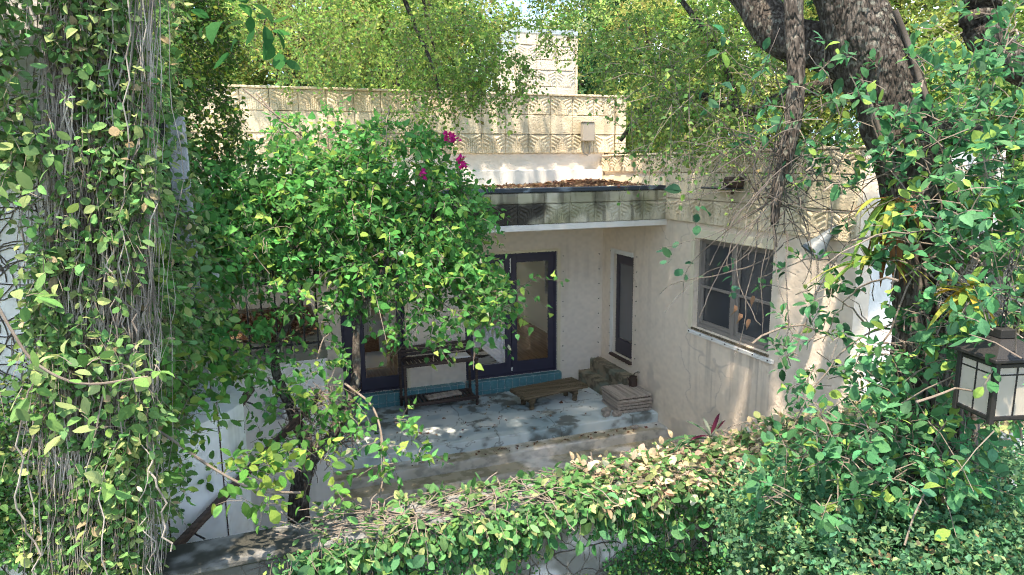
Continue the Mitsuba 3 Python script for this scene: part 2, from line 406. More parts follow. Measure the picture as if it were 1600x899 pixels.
# back wall with two french-door openings and a dark window over the landing
def wall_y(x0, x1, z0, z1, y0, y1, holes):
    """a wall along x with rectangular holes (hx0, hx1, hz0, hz1)"""
    xs = sorted({x0, x1, *[h[0] for h in holes], *[h[1] for h in holes]})
    ms = []
    for a, b in zip(xs[:-1], xs[1:]):
        spans = sorted([(h[2], h[3]) for h in holes if h[0] <= a + 1e-6 and h[1] >= b - 1e-6])
        z = z0
        for s, e in spans:
            if s > z + 1e-6:
                ms.append(box(a, b, y0, y1, z, s))
            z = e
        if z < z1 - 1e-6:
            ms.append(box(a, b, y0, y1, z, z1))
    return cat(ms)
FD = [(-2.86, -.985), (-5.12, -3.99)]
holes = [(FD[0][0], FD[0][1], .27, 2.65), (FD[1][0], FD[1][1], .27, 2.65), (-6.5, -5.75, 2.35, 3.1)]
add('back_wall', wall_y(-9.5, 0.0, -.7, 4.5, 0, .2, holes), 'm_wall', H)
wv = lambda m: (np.asarray(m[0])[:, [1, 0, 2]] * 1.0, np.asarray(m[1])[:, ::-1])
WY = (-4.793, -3.075)
wh = [(WY[0], WY[1], 1.745, 3.158), (-1.206, -.475, .655, 2.612)]
add('wing_wall', wv(wall_y(-6.136, 1.2, -.7, 4.43, 0, .22, wh)), 'm_wing', H)
add('end_wall', wall_y(.222, 2.0, -.9, 4.43, -6.136, -5.92, [(.62, 1.75, 1.5, 3.2)]), 'm_white', H)
add('wing_roof', box(.222, 2.0, -5.918, 1.2, 3.9, 4.0), 'm_roof', H)
add('far_wall', box(2.002, 2.2, -6.136, 1.4, -.9, 4.43), 'm_wall', H)
add('rear_wall', box(.3, 2.0, 1.21, 1.4, -.9, 4.3), 'm_wall', H)
add('wing_floor', box(.222, 2.0, -5.91, 1.2, .5, .64), 'm_floor', H)
w = add('end_window', box(.62, 1.75, -6.06, -6.02, 1.5, 3.2), 'm_screen', H)
# main room behind the back wall
add('room_floor', box(-9.4, .2, .21, 5.0, .1, .268), 'm_floor', H)
add('room_wall', wall_y(-9.4, .4, .0, 3.4, 5.0, 5.15, [(-3.3, -.2, .5, 3.2), (-8.5, -3.9, .5, 3.2)]), 'm_room', H)
add('room_wall', box(.01, .2, 1.42, 5.0, .0, 3.4), 'm_room', H)
add('room_wall', box(-9.5, -9.3, .21, 5.0, .0, 3.4), 'm_room', H)
add('room_wall', box(-3.6, -3.45, 1.4, 5.0, .27, 3.3), 'm_room', H)
add('ceiling', box(-9.4, .2, .21, 5.0, 3.31, 3.45), 'm_trim', H)
add('main_roof', box(-9.4, .44, .28, 6.0, 4.55, 4.65), 'm_roof', H)
add('side_wall', box(.24, .44, .27, 6.0, 3.8, 4.54), 'm_wall', H)

# canopy
add('soffit', box(-9.0, -.002, -2.2, -.002, Z['soffit'], Z['soffit'] + .06), 'm_cream', H)
add('edge_strip', box(-9.0, -.003, -2.262, -2.202, Z['soffit'] - .002, Z['strip'], .006), 'm_trim', H)
add('canopy_roof', box(-9.0, -.004, -2.17, -.003, 3.36, Z['roof'] - .03), 'm_roof', H)
add('roof_membrane', box(-9.0, -.005, -2.285, -2.05, Z['roof'] - .055, Z['roof'] + .01, .01), 'm_membrane', H)
add('roof_flashing', box(-9.0, -.05, -.06, -.002, Z['roof'] - .02, 4.2, .01), 'm_trim', H)
n_teeth = 34
fl = [box(-.045, -.002, -2.2, -.06, Z['roof'] - .02, 4.08, .008)]
add('roof_flashing', cat(fl), 'm_cream', H)

# carved blocks: a nested tree of ribs standing proud of a slab; local frame x across, z up, faces -y
def rib(path, w, d, y0=0.0):
    """a ridge of triangular section along a path in the xz plane"""
    p = np.asarray(path, float)
    t = unit(np.gradient(p, axis=0))
    nn = np.stack([-t[:, 1], t[:, 0]], 1)
    a, b = p + nn * w / 2, p - nn * w / 2
    a2, b2 = p + nn * w / 5, p - nn * w / 5
    V = []
    for q, y in ((a, y0), (a2, y0 - d), (b2, y0 - d), (b, y0)):
        V.append(np.stack([q[:, 0], np.full(len(q), y), q[:, 1]], 1))
    v = np.vstack(V)
    k = len(p)
    f = []
    for s in range(3):
        for i in range(k - 1):
            f += [[s * k + i, (s + 1) * k + i, s * k + i + 1], [s * k + i + 1, (s + 1) * k + i, (s + 1) * k + i + 1]]
    f += [[0, k, 2 * k], [0, 2 * k, 3 * k], [k - 1, 3 * k - 1, 2 * k - 1], [k - 1, 4 * k - 1, 3 * k - 1]]
    return v, np.array(f)

def carved(wd, ht, rng, d=.018, j=.005):
    ms = [box(-wd / 2 + j, wd / 2 - j, 0, .05, j, ht - j, .006)]
    n = 4
    for s in (-1, 1):
        for k in range(n):
            x0 = wd * (.040 + .080 * k)
            zb, xe = .04 * ht, wd * .435
            zk = ht * (.74 - .15 * k)
            ze = min(zk + .52 * (xe - x0), .95 * ht)
            w_ = .044 * wd / .43
            ms.append(rib([(s * x0 * .85, zb), (s * x0, zk)], w_, d * rng.uniform(.85, 1.1)))
            ms.append(rib([(s * x0, zk), (s * xe, ze)], w_, d * rng.uniform(.85, 1.1)))
    v, f = cat(ms)
    return v, f

def plain(wd, ht, j=.003):
    return box(-wd / 2 + j, wd / 2 - j, -.012, .05, j, ht - j, .008)

rb = np.random.default_rng(4)
def block_row(owner, kindname, x_end, nblk, pitch, z, ht, place, m, variants=3):
    vs = [mikit.ply(carved(pitch, ht, rb) if kindname == 'carved' else plain(pitch, ht), m) for _ in range(variants if kindname == 'carved' else 1)]
    for i in range(nblk):
        add('block', vs[i % len(vs)], m, owner, at=place(x_end - pitch * (i + .5), z))
# upper parapet: three courses over the back wall, its end pier with narrow blocks
UP = H + '__upper_parapet'
add('core', box(-9.5, .44, .0, .26, 4.5, 5.54), 'm_stone', UP)
pl = lambda x, z: T().translate((x, -.052, z))
for z, ht, kn in ((4.50, .345, 'carved'), (4.845, .345, 'plain'), (5.19, .345, 'carved')):
    block_row(UP, kn, .19, 20, .445, z, ht, pl, 'm_stone')
for i in range(6):
    add('pier_block', plain(.22, .172), 'm_stone', UP, at=T().translate((.325, -.06, 4.5 + .1725 * i)))
add('cap', box(-9.5, .47, -.085, .30, 5.537, 5.575, .008), 'm_stone', UP)
# canopy fascia: a plain course over a carved course
FA = H + '__fascia'
add('core', box(-9.0, -.006, -2.20, -2.172, 3.386, 3.87), 'm_fascia', FA)
pf = lambda x, z: T().translate((x, -2.252, z))
block_row(FA, 'carved', -.02, 18, .435, 3.386, .315, pf, 'm_fascia')
block_row(FA, 'plain', -.02, 18, .435, 3.702, .165, pf, 'm_fascia')
# wing band, seen from the courtyard: faces -x
WB = H + '__wing_band'
pw = lambda a, z: T().translate((-.052, a, z)).rotate([0, 0, 1], -90)
block_row(WB, 'carved', -2.27, 9, .4296, 3.386, .355, pw, 'm_stone')
block_row(WB, 'plain', -2.27, 9, .4296, 3.742, .405, pw, 'm_stone')
block_row(WB, 'carved', -.0, 14, .4383, 4.148, .275, pw, 'm_stone')
add('cap', box(-.075, .26, -6.16, -.06, 4.431, 4.465, .008), 'm_stone', WB)
# anchor studs of the storm panels
stud = mikit.ply(trimesh.creation.icosphere(1, .012), 'm_iron')
for x in (-.86, -.08):
    for i in range(8):
        add('stud', stud, 'm_iron', H, at=T().translate((x, -.008, .45 + .3 * i)))
for y in (-.35, -1.33):
    for i in range(8):
        add('stud', stud, 'm_iron', H, at=T().translate((-.008, y, .75 + .27 * i)))
for i in range(7):
    add('stud', stud, 'm_iron', H, at=T().translate((-.052, -3.05 - .3 * i, 1.68)))

def rot_mesh(m, M):
    v, f = (m.vertices, m.faces) if hasattr(m, 'vertices') else m
    return np.asarray(v) @ np.array(M)[:3, :3].T + np.array(M)[:3, 3], f

def door_leaf(owner, x0, x1, z0, z1, y, m, st=.115, bot=.22, top=.13, handle=None):
    """a glazed door leaf in the xz plane"""
    lf = add('leaf', cat([box(x0, x0 + st, y, y + .05, z0, z1, .006), box(x1 - st, x1, y, y + .05, z0, z1, .006),
                          box(x0 + st, x1 - st, y + .002, y + .048, z0, z0 + bot, .004), box(x0 + st, x1 - st, y + .002, y + .048, z1 - top, z1, .004)]), m, owner)
    v = np.array([[x0 + st, y + .02, z0 + bot], [x1 - st, y + .02, z0 + bot], [x1 - st, y + .02, z1 - top], [x0 + st, y + .02, z1 - top]])
    add('pane', (v, np.array([[0, 1, 2], [0, 2, 3]])), 'm_glass', lf)
    return lf
for n, (a, b) in enumerate(FD):
    F = H + '__french_door' + ('_001' if n else '')
    add('frame', cat([box(a, a + .045, .02, .12, .27, 2.648, .005), box(b - .045, b, .02, .12, .27, 2.648, .005), box(a + .046, b - .046, .022, .118, 2.60, 2.647, .004)]), 'm_navy', F)
    add('casing', cat([box(b + .002, b + .06, -.03, .01, .272, 2.70, .004), box(a, b, -.028, .01, 2.652, 2.70, .004)]), 'm_cream', F)
    if n == 0:
        c = (a + b) / 2
        door_leaf(F, a + .047, c - .004, .30, 2.598, .045, 'm_navy')
        door_leaf(F, c + .004, b - .047, .30, 2.598, .045, 'm_navy')
        add('bolt', box(c - .02, c + .0, .036, .044, 2.28, 2.56, .003), 'm_whiteplain', F)
        add('bolt', box(c - .012, c + .012, .034, .044, .34, .42, .003), 'm_whiteplain', F)
    else:
        door_leaf(F, a + .047, a + .30, .30, 2.598, .045, 'm_navy', .13)
        door_leaf(F, a + .31, b - .047, .30, 2.598, .045, 'm_navy', .09)
    add('sill', box(a, b, .0, .12, .268, .298), 'm_navy', F)
    # tiled threshold
    TH = H + '__threshold' + ('_001' if n else '')
    x0, x1 = (a - .02, b + .045) if n == 0 else (a - .02, -2.92)
    add('bed', box(x0, x1, -.135, -.003, 0.002, .255), 'm_grout', TH)
    nt = int(round((x1 - x0) / .152))
    tw = (x1 - x0) / nt
    for i in range(nt):
        add('tile', box(x0 + i * tw + .004, x0 + (i + 1) * tw - .004, -.146, -.132, .085, .25, .004), 'm_tile', TH)
        add('tile', box(x0 + i * tw + .004, x0 + (i + 1) * tw - .004, -.136, -.006, .254, .266, .004), 'm_tile', TH)
        add('tile', box(x0 + i * tw + .004, x0 + (i + 1) * tw - .004, -.146, -.132, .004, .078, .004), 'm_tile', TH)
# side door in the wing wall (xz plane turned to yz)
SD = H + '__side_door'
def yz(m):
    v, f = (m.vertices, m.faces) if hasattr(m, 'vertices') else m
    v = np.asarray(v)
    return np.stack([v[:, 1], v[:, 0], v[:, 2]], 1), np.asarray(f)[:, ::-1]
y0, y1 = -1.206, -.475
add('leaf', cat([yz(box(y0 + .01, y0 + .10, .05, .1, .67, 2.60, .005)), yz(box(y1 - .10, y1 - .01, .05, .1, .67, 2.60, .005)),
                 yz(box(y0 + .1, y1 - .1, .052, .098, .67, .96, .004)), yz(box(y0 + .1, y1 - .1, .052, .098, 2.43, 2.60, .004))]), 'm_darkdoor', SD)
add('pane', yz((np.array([[y0 + .1, .07, .96], [y1 - .1, .07, .96], [y1 - .1, .07, 2.43], [y0 + .1, .07, 2.43]]), np.array([[0, 1, 2], [0, 2, 3]]))), 'm_glass', SD)
add('blind', yz(box(y0 + .1, y1 - .1, .09, .096, .97, 2.42)), 'm_screen', SD)
add('casing', cat([yz(box(y1 + .002, y1 + .10, -.025, .0, .66, 2.70, .005)), yz(box(y0 - .0, y1 + .1, -.024, .0, 2.615, 2.70, .005))]), 'm_trim', SD)
add('sill', yz(box(y0 - .02, y1 + .05, -.06, .10, .60, .653, .006)), 'm_rust', SD)
for z in (1.55, 1.83):
    add('lock', trimesh.creation.icosphere(2, .022).apply_translation((.05, y0 + .055, z)), 'm_zinc', SD)
# window in the wing wall
WI = H + '__window'
a, b, z0, z1 = WY[0], WY[1], 1.745, 3.158
c = (a + b) / 2
add('frame', cat([yz(box(a + .002, a + .05, .07, .14, z0, z1, .005)), yz(box(b - .05, b - .002, .07, .14, z0, z1, .005)), yz(box(c - .04, c + .04, .06, .14, z0, z1, .005)),
                  yz(box(a + .05, b - .05, .072, .138, z0 + .002, z0 + .06, .004)), yz(box(a + .05, b - .05, .072, .138, z1 - .05, z1 - .002, .004))]), 'm_frame', WI)
for (p, q) in ((a + .05, c - .04), (c + .04, b - .05)):
    zm = z0 + .68
    s1 = add('sash', cat([yz(box(p, p + .05, .085, .12, z0 + .06, zm, .004)), yz(box(q - .05, q, .085, .12, z0 + .06, zm, .004)),
                          yz(box(p + .05, q - .05, .086, .119, z0 + .06, z0 + .12, .004)), yz(box(p + .05, q - .05, .086, .119, zm - .04, zm, .004))]), 'm_frame', WI)
    s2 = add('sash', cat([yz(box(p, p + .03, .115, .137, zm, z1 - .05, .004)), yz(box(q - .03, q, .115, .137, zm, z1 - .05, .004)), yz(box(p + .03, q - .03, .116, .136, z1 - .09, z1 - .05, .004))]), 'm_frame', WI)
    add('insect_screen', yz(box(p + .01, q - .01, .145, .149, z0 + .07, z1 - .06)), 'm_screen', s1)
    for s, zz in ((s1, (z0 + .12, zm - .04)), (s2, (zm, z1 - .09))):
        v = np.array([[p + .03, .118, zz[0]], [q - .03, .118, zz[0]], [q - .03, .118, zz[1]], [p + .03, .118, zz[1]]])
        add('pane', yz((v, np.array([[0, 1, 2], [0, 2, 3]]))), 'm_glass', s)
add('sill', yz(box(a - .02, b + .02, -.03, .07, z0 - .03, z0 - .002, .004)), 'm_oldwood', WI)
add('sill_strip', yz(box(a - .14, b + .07, -.05, -.002, z0 - .10, z0 - .045, .006)), 'm_trim', WI)
add('casing', cat([yz(box(b + .003, b + .085, -.03, .0, z0 - .03, z1 + .14, .006)), yz(box(a + .0, b + .002, -.028, .0, z1 + .003, z1 + .14, .006))]), 'm_cream', WI)
# left window over the landing
LW = H + '__landing_window'
add('frame', cat([box(-6.5, -6.44, .05, .1, 2.35, 3.1), box(-5.81, -5.75, .05, .1, 2.35, 3.1), box(-6.43, -5.82, .052, .098, 3.04, 3.1), box(-6.43, -5.82, .052, .098, 2.35, 2.41)]), 'm_navy', LW)
add('pane', (np.array([[-6.44, .07, 2.41], [-5.81, .07, 2.41], [-5.81, .07, 3.04], [-6.44, .07, 3.04]]), np.array([[0, 1, 2], [0, 2, 3]])), 'm_glass', LW)
# tower behind
TW = H + '__tower'
add('core', box(-.30, 1.24, 4.0, 5.3, 3.8, 7.47), 'm_stone', TW)
pt = lambda x, z: T().translate((x, 3.948, z))
ptl = lambda y, z: T().translate((-.352, y, z)).rotate([0, 0, 1], -90)
for z, kn in ((5.72, 'plain'), (6.17, 'carved'), (6.56, 'plain'), (6.80, 'carved'), (7.13, 'plain')):
    ht = {5.72: .45, 6.17: .385, 6.56: .235, 6.80: .325, 7.13: .3}[z]
    block_row(TW, kn, 1.24, 3, .513, z, ht, pt, 'm_pale', 1)
    block_row(TW, 'plain', 5.3, 3, .433, z, ht, ptl, 'm_pale', 1)
add('flashing', cat([box(-.37, 1.29, 3.925, 3.999, 7.40, 7.50), box(-.37, -.301, 4.0, 5.35, 7.05, 7.50), box(-.30, 1.29, 4.0, 5.35, 7.475, 7.52)]), 'm_flash', TW)
add('rear_cap', box(1.245, 1.30, 3.94, 5.3, 5.6, 7.39), 'm_stone', TW)

# conduit box, floodlight, fixture
k = thing('utility_box', 'small grey metal utility box on the carved parapet above the canopy', 'utility box')
add('cover', box(-.55, -.30, -.20, -.086, 4.72, 5.06, .012), 'm_greybox', k)
add('lid', box(-.56, -.29, -.212, -.084, 5.061, 5.085, .006), 'm_greybox', k)
add('conduit', tube(curve([(-.50, -.11, 4.72), (-.50, -.11, 4.6), (-.48, -.10, 4.50), (-.40, -.10, 4.46)], 6), .014, 8), 'm_greybox', k)
add('conduit', tube(curve([(-.36, -.11, 4.72), (-.36, -.11, 4.56), (-.38, -.10, 4.47)], 6), .014, 8), 'm_greybox', k)

def revolve(profile, n=28):
    return trimesh.creation.revolve(np.asarray(profile, float), sections=n)
k = thing('floodlight', 'weathered grey bell-shaped floodlight on the wing wall right of the window', 'floodlight')
ax = np.array([-.55, .28, -.78]); ax /= np.linalg.norm(ax)
Rm = np.eye(4); zz = ax; xx = unit(np.cross([0, 1, 0], zz)); yy = np.cross(zz, xx)
Rm[:3, 0], Rm[:3, 1], Rm[:3, 2] = xx, yy, zz
Rm[:3, 3] = (-.13, -5.82, 3.47)
add('shade', rot_mesh(revolve([(.0, -.02), (.045, -.015), (.055, .03), (.07, .08), (.105, .17), (.135, .27), (.138, .29), (.128, .288), (.095, .17), (.06, .08), (.0, .05)]), Rm), 'm_zinc', k, smooth=40)
add('bulb', rot_mesh(trimesh.creation.icosphere(2, .07).apply_translation((0, 0, .19)), Rm), 'm_frost', k, smooth=True)
add('bracket', tube([(-.055, -5.86, 3.52), (-.10, -5.84, 3.53), (-.14, -5.82, 3.49)], .022, 10), 'm_zinc', k)
add('base', rot_mesh(trimesh.creation.cylinder(.055, .03), T().translate((-.068, -5.86, 3.52)).rotate([0, 1, 0], 90).matrix), 'm_zinc', k)
k = thing('wall_fixture', 'rusty brown wall fixture with flat dark visor behind the bare vines', 'wall light')
add('visor', box(-.34, -.07, -4.22, -3.62, 3.93, 3.955, .006), 'm_iron', k)
add('housing', box(-.27, -.066, -4.24, -4.0, 3.956, 4.10, .03), 'm_rust', k)
add('stem', tube([(-.18, -4.12, 3.93), (-.18, -4.12, 3.86)], .02, 8), 'm_rust', k)

# ------------------------------------------------------------------ things on the terrace
k = thing('potting_bench', 'dark brown slatted potting bench against the back wall between the doors', 'bench')
X0, X1, YF, YB = -4.14, -2.84, -.62, -.17
for x in (X0, X1):
    for y, top in ((YF, .84), (YB, 1.12)):
        add('leg', box(x - .022, x + .022, y - .022, y + .022, .002, top, .004), 'm_darkwood', k)
for zz in (.12, .84):
    for y in (YF - .001, YB + .001):
        add('rail', box(X0 - .03, X1 + .03, y - .03, y + .03, zz, zz + .055, .004), 'm_darkwood', k)
    for i in range(17):
        x = X0 + .045 + (X1 - X0 - .09) * i / 16
        add('slat', box(x - .026, x + .026, YF + .032, YB - .032, zz + .028, zz + .05, .003), 'm_darkwood', k)
for i in range(3):
    add('backboard', box(X0 + .025, X1 - .025, YB - .01, YB + .012, .93 + .065 * i, .98 + .065 * i, .004), 'm_darkwood', k)
tag(add('wooden_board', rot_mesh(box(-.33, .33, -.09, .09, 0, .045, .005), T().translate((-3.42, -.42, .172)).rotate([0, 0, 1], 7).matrix), 'm_slab'), 'grey brown board lying on the lower shelf of the potting bench', 'board')
tag(add('white_tray', box(-3.28, -2.93, -.57, -.26, .893, .915, .006), 'm_whiteplain'), 'flat pale tray on top of the potting bench', 'tray')

k = thing('low_bench', 'low weathered plank bench standing on the blue grey terrace', 'bench')
M0 = T().translate((-1.57, -.98, 0)).rotate([0, 0, 1], 9)
for i in range(2):
    add('plank', rot_mesh(box(-.68, .68, -.275 + .278 * i, .0 + .272 * i, .235, .30, .008), M0.matrix), 'm_oldwood', k)
add('apron', rot_mesh(box(-.60, .60, -.03, .03, .16, .234, .004), M0.matrix), 'm_oldwood', k)
for x in (-.46, .46):
    lg = add('trestle', rot_mesh(box(x - .05, x + .05, -.20, .20, .12, .233, .01), M0.matrix), 'm_oldwood', k)
    for y in (-.15, .15):
        v = trimesh.creation.cylinder(.045, .12, sections=12).apply_translation((x, y, .061))
        add('foot', rot_mesh(v, M0.matrix), 'm_oldwood', lg)

k = thing('door_steps', 'two mossy concrete steps under the side door in the corner', 'steps')
add('upper_step', box(-.26, -.006, -1.42, -.006, .002, .44, .012), 'm_doorstep', k)
add('lower_step', box(-.52, -.263, -1.0, -.008, .001, .22, .012), 'm_doorstep', k)
rs = np.random.default_rng(9)
nm = ['bottom', 'second from bottom', 'middle', 'second from top', 'top']
for i in range(5):
    d = rs.normal(0, .006, 2)
    m = rot_mesh(box(-.33, .33, -.34, .34, 0, .043, .005), T().translate((-.36 + d[0] * 1.6, -1.68 + d[1] * 1.6, .006 + .062 * i)).rotate([0, 0, 1], float(rs.normal(-3, .8))).matrix)
    ks = thing('paving_slab', f'square grey brown slab, {nm[i]} one of the stack beside the door steps', 'slab', 'slabs stacked beside the door steps')
    add('slab_body', m, 'm_slab', ks)
    if i < 4:
        for y in (-.28, .28):
            add('spacer', rot_mesh(box(-.29, .29, -.02, .02, .044, .0615), T().translate((-.36, -1.68 + y, .006 + .062 * i)).rotate([0, 0, 1], -3).matrix), 'm_rust', ks)
k = thing('watering_can', 'small rusty metal can with a hoop handle on the slab stack', 'watering can')
can = T().translate((-.13, -1.50, .298))
add('body', rot_mesh(revolve([(0, 0), (.075, 0), (.078, .01), (.066, .17), (.07, .18), (.062, .18), (.07, .012), (0, .01)], 20), can.matrix), 'm_rust', k, smooth=40)
an = np.linspace(-.5, 3.6, 22)
add('handle', tube(np.stack([-.13 + .09 + .095 * np.cos(an), np.full(22, -1.50), .298 + .14 + .11 * np.sin(an)], 1), .008, 6), 'm_rust', k)
add('spout', tube([(-.19, -1.53, .36), (-.25, -1.56, .44), (-.29, -1.58, .50)], [.016, .012, .01], 8), 'm_rust', k)
bl = ['broken brick lump left of the slab stack', 'reddish brick lump nearest the terrace edge by the slab stack', 'small brick lump between two others at the slab stack', ]
for (x, y, r), l in zip(((-.86, -1.86, .075), (-.76, -2.06, .07), (-.93, -2.0, .06)), bl):
    m = trimesh.creation.icosphere(2, r)
    v = m.vertices * [1.2, .9, .75]
    v = np.sign(v) * np.abs(v) ** .85 * r ** .15
    v *= (1 + .35 * (meshkit.noise(v * 22 + x * 50) - .5))[:, None]
    v += [x, y, -v[:, 2].min() - .004]
    tag(add('brick_lump', (v, m.faces), 'm_slab'), l, 'brick')
m = trimesh.creation.icosphere(2, .07); v = m.vertices * [1.1, .8, .5]; v *= (1 + .3 * (meshkit.noise(v * 20) - .5))[:, None]
tag(add('stone', (v + [-.55, -2.33, -.125], m.faces), 'm_slab'), 'lone stone lying on the first step below the terrace', 'stone')

# things in the room behind the glass
k = thing('lounge_chair', 'rounded white chair inside, behind the left leaf of the double door', 'chair')
m = trimesh.creation.icosphere(4, .52); v = m.vertices * [1, .95, 1.05]; keep = ~((v[:, 1] < -.12) & (v[:, 2] > -.25))
f = m.faces[keep[m.faces].all(1)]
add('shell', (np.vstack([v + [-2.85, 1.55, .95]]), f), 'm_whiteplain', k, smooth=True)
add('foot', rot_mesh(revolve([(0, 0), (.30, 0), (.3, .02), (.05, .06), (.04, .2), (0, .2)]), T().translate((-2.85, 1.55, .27)).matrix), 'm_whiteplain', k, smooth=40)
tag(add('rug', box(-3.3, -1.9, .35, 2.2, .2685, .276), 'm_zebra'), 'black and white striped rug on the floor behind the double door', 'rug')
k = thing('cabinet', 'white cabinet with an orange brown drawer seen through the left door', 'cabinet')
add('case', box(-5.2, -4.1, 1.5, 2.0, .27, 1.25, .01), 'm_whiteplain', k)
add('drawer', box(-5.0, -4.25, 1.46, 1.499, .62, .95, .01), 'm_floor', k)
k = thing('wall_picture', 'grey framed picture on the room wall behind the right door leaf', 'picture')
add('frame', box(-.03, .008, 1.7, 2.9, 1.25, 2.5, .008), 'm_grey', k)
add('print', box(-.036, -.031, 1.76, 2.84, 1.31, 2.44), 'm_screen', k)

# dry leaves: on the canopy roof and on the landing
def litter(name, label, c, r, n, seed, zoff=.012, size=.07):
    rng = np.random.default_rng(seed)
    xy = rng.normal(size=(n, 2)) * np.array(r) * .5
    P = np.column_stack([xy + np.array(c)[:2], np.full(n, c[2])])
    hgt = np.exp(-((xy / np.array(r)) ** 2).sum(1) * 2) * zoff * 8
    P[:, 2] += rng.random(n) * hgt + .008
    A = unit(np.column_stack([rng.normal(size=(n, 2)), rng.normal(0, .25, n)]))
    N = unit(np.column_stack([rng.normal(0, .4, (n, 2)), np.ones(n)]))
    col = palette(rng, n, (.19, .10, .06), (.33, .22, .13), .3, (.09, .05, .035), .3)
    v, f, cc = leaf_arrays(P, A, N, size * np.exp(rng.normal(0, .25, n)), 'simple', col)
    return v, f, cc
parts = [litter('', '', (-.85, -.95, Z['roof']), (1.05, .85), 2600, 1, .011, .055), litter('', '', (-2.2, -.9, Z['roof'] - .01), (1.4, .8), 700, 2, .003, .055)]
v = np.vstack([p[0] for p in parts]); o = np.cumsum([0] + [len(p[0]) for p in parts])
ok = (v[:, 0] < -.06)
f = np.vstack([p[1] + q for p, q in zip(parts, o)]); f = f[ok[f].all(1)]
k = add('roof_litter', (v, f), 'm_dry', color=np.vstack([p[2] for p in parts]))
labels[k] = {'label': 'brown fallen leaves heaped on the canopy roof by the wing band', 'category': 'dead leaves', 'kind': 'stuff'}

v, f, c = litter('', '', (-2.4, -1.5, .002), (3.6, 1.5), 170, 8, .001, .055)
ok = (v[:, 0] < -.6) & (v[:, 0] > -5.5) & (v[:, 1] > -2.15) & (v[:, 1] < -.2)
v2, f2, c2_ = litter('', '', (-2.4, -2.36, -.153), (3.6, .2), 110, 9, .001, .055)
ok2 = (v2[:, 0] < -.05) & (v2[:, 0] > -5.5) & (v2[:, 1] > -2.48) & (v2[:, 1] < -2.2)
f_ = np.vstack([f[ok[f].all(1)], f2[ok2[f2].all(1)] + len(v)])
k = add('terrace_litter', (np.vstack([v, v2]), f_), 'm_dry', color=np.vstack([c, c2_]))
labels[k] = {'label': 'few brown leaves scattered over the terrace and its first step', 'category': 'dead leaves', 'kind': 'stuff'}

# ------------------------------------------------------------------ left side: landing, railing, curved wall, left building
LA = 'raised_landing'
kind(LA, 'structure')
add('floor', box(-11, -5.60, -3.15, -.003, 1.86, 1.97, .01), 'm_paving', LA)
add('front_wall', box(-11, -5.62, -3.12, -2.95, -.7, 1.858), 'm_white', LA)
add('side_wall', box(-5.75, -5.61, -2.948, -.004, -.7, 1.857), 'm_white', LA)
for i in range(6):
    add('louvre', box(-6.42, -6.18, -3.16, -3.122, 1.12 + .055 * i, 1.155 + .055 * i, .004), 'm_grey', LA)
v, f, c = litter('', '', (-6.4, -1.5, 1.972), (1.5, 1.2), 2600, 5, .01)
ok = (v[:, 0] < -5.62) & (v[:, 1] > -3.1) & (v[:, 1] < -.03)
k = add('landing_litter', (v, f[ok[f].all(1)]), 'm_dry', color=c)
labels[k] = {'label': 'dry tan leaves covering the raised landing behind the railing', 'category': 'dead leaves', 'kind': 'stuff'}
k = thing('iron_railing', 'black iron railing of thin upright bars on the raised landing', 'railing')
bar = mikit.ply(tube([(0, 0, 0), (0, 0, 1.05)], .011, 8), 'm_iron')
for i in range(17):
    add('bar', bar, 'm_iron', k, at=T().translate((-5.70 - .165 * i, -3.06, 1.975)))
add('top_rail', box(-8.4, -5.64, -3.08, -3.04, 3.025, 3.05, .004), 'm_iron', k)
add('bottom_rail', box(-8.4, -5.64, -3.078, -3.042, 2.05, 2.072, .004), 'm_iron', k)

LB = thing('left_building', 'tall white stucco building at the left, buried under climbing vines', 'building')
add('front_wall', box(-13, -7.30, -6.6, -6.35, -.95, 5.9), 'm_white', LB)
add('side_wall', box(-7.55, -7.302, -6.348, -4.2, -.95, 5.9), 'm_white', LB)
add('rear_wall', box(-13, -7.552, -4.4, -4.2, -.95, 5.9), 'm_white', LB)
add('roof', box(-13.1, -7.25, -6.65, -4.15, 5.9, 6.0), 'm_roof', LB)
add('ledge', box(-13, -7.62, -6.72, -6.602, 4.33, 4.42, .01), 'm_rust', LB)
add('corner_bead', box(-7.33, -7.275, -6.625, -6.57, -.95, 5.89, .006), 'm_grey', LB)
k = thing('shutter_post', 'upright pale grey metal post with a dark slot behind the vines', 'post')
add('panel', box(-7.02, -6.86, -4.98, -4.90, -.7, 4.75, .008), 'm_grey', k)
add('slot', box(-7.09, -7.022, -4.97, -4.92, -.7, 4.70, .004), 'm_iron', k)
add('jamb', box(-7.18, -7.092, -4.98, -4.90, -.7, 4.74, .008), 'm_grey', k)

k = thing('curved_wall', 'curved white stucco stair wall behind the low garden wall', 'wall')
cy = trimesh.creation.cylinder(.78, 2.95, sections=64)
cy.apply_translation((-7.35, -4.95, .58))
add('drum', cy, 'm_white', k, smooth=40)
for a in (-80, -42):
    x, y = -7.35 + .784 * math.cos(math.radians(a)), -4.95 + .784 * math.sin(math.radians(a))
    add('seam', tube([(x, y, -.7), (x, y, 2.2)], .006, 6), 'm_rust', k)
def bar_thing(name, label, a, b, w=.035):
    k = thing(name, label, 'handrail')
    a, b = np.array(a), np.array(b)
    d = unit(b - a); s = unit(np.cross(d, [0, 0, 1])); t = np.cross(s, d)
    pts = [p + s * i * w * .6 + t * j * w for p in (a, b) for i in (-1, 1) for j in (-1, 1)]
    add('rail', trimesh.convex.convex_hull(np.array(pts)), 'm_darkwood', k)
    for u in (.12, .5, .88):
        p = a + (b - a) * u
        q = p + s * .10 + np.array([0, 0, -.09])
        add('bracket', tube([p, p + [0, 0, -.06], q], .009, 6), 'm_iron', k)
bar_thing('handrail', 'long dark brown handrail rising from the garden wall to the right', (-7.16, -6.10, 1.16), (-5.81, -4.34, 1.756))
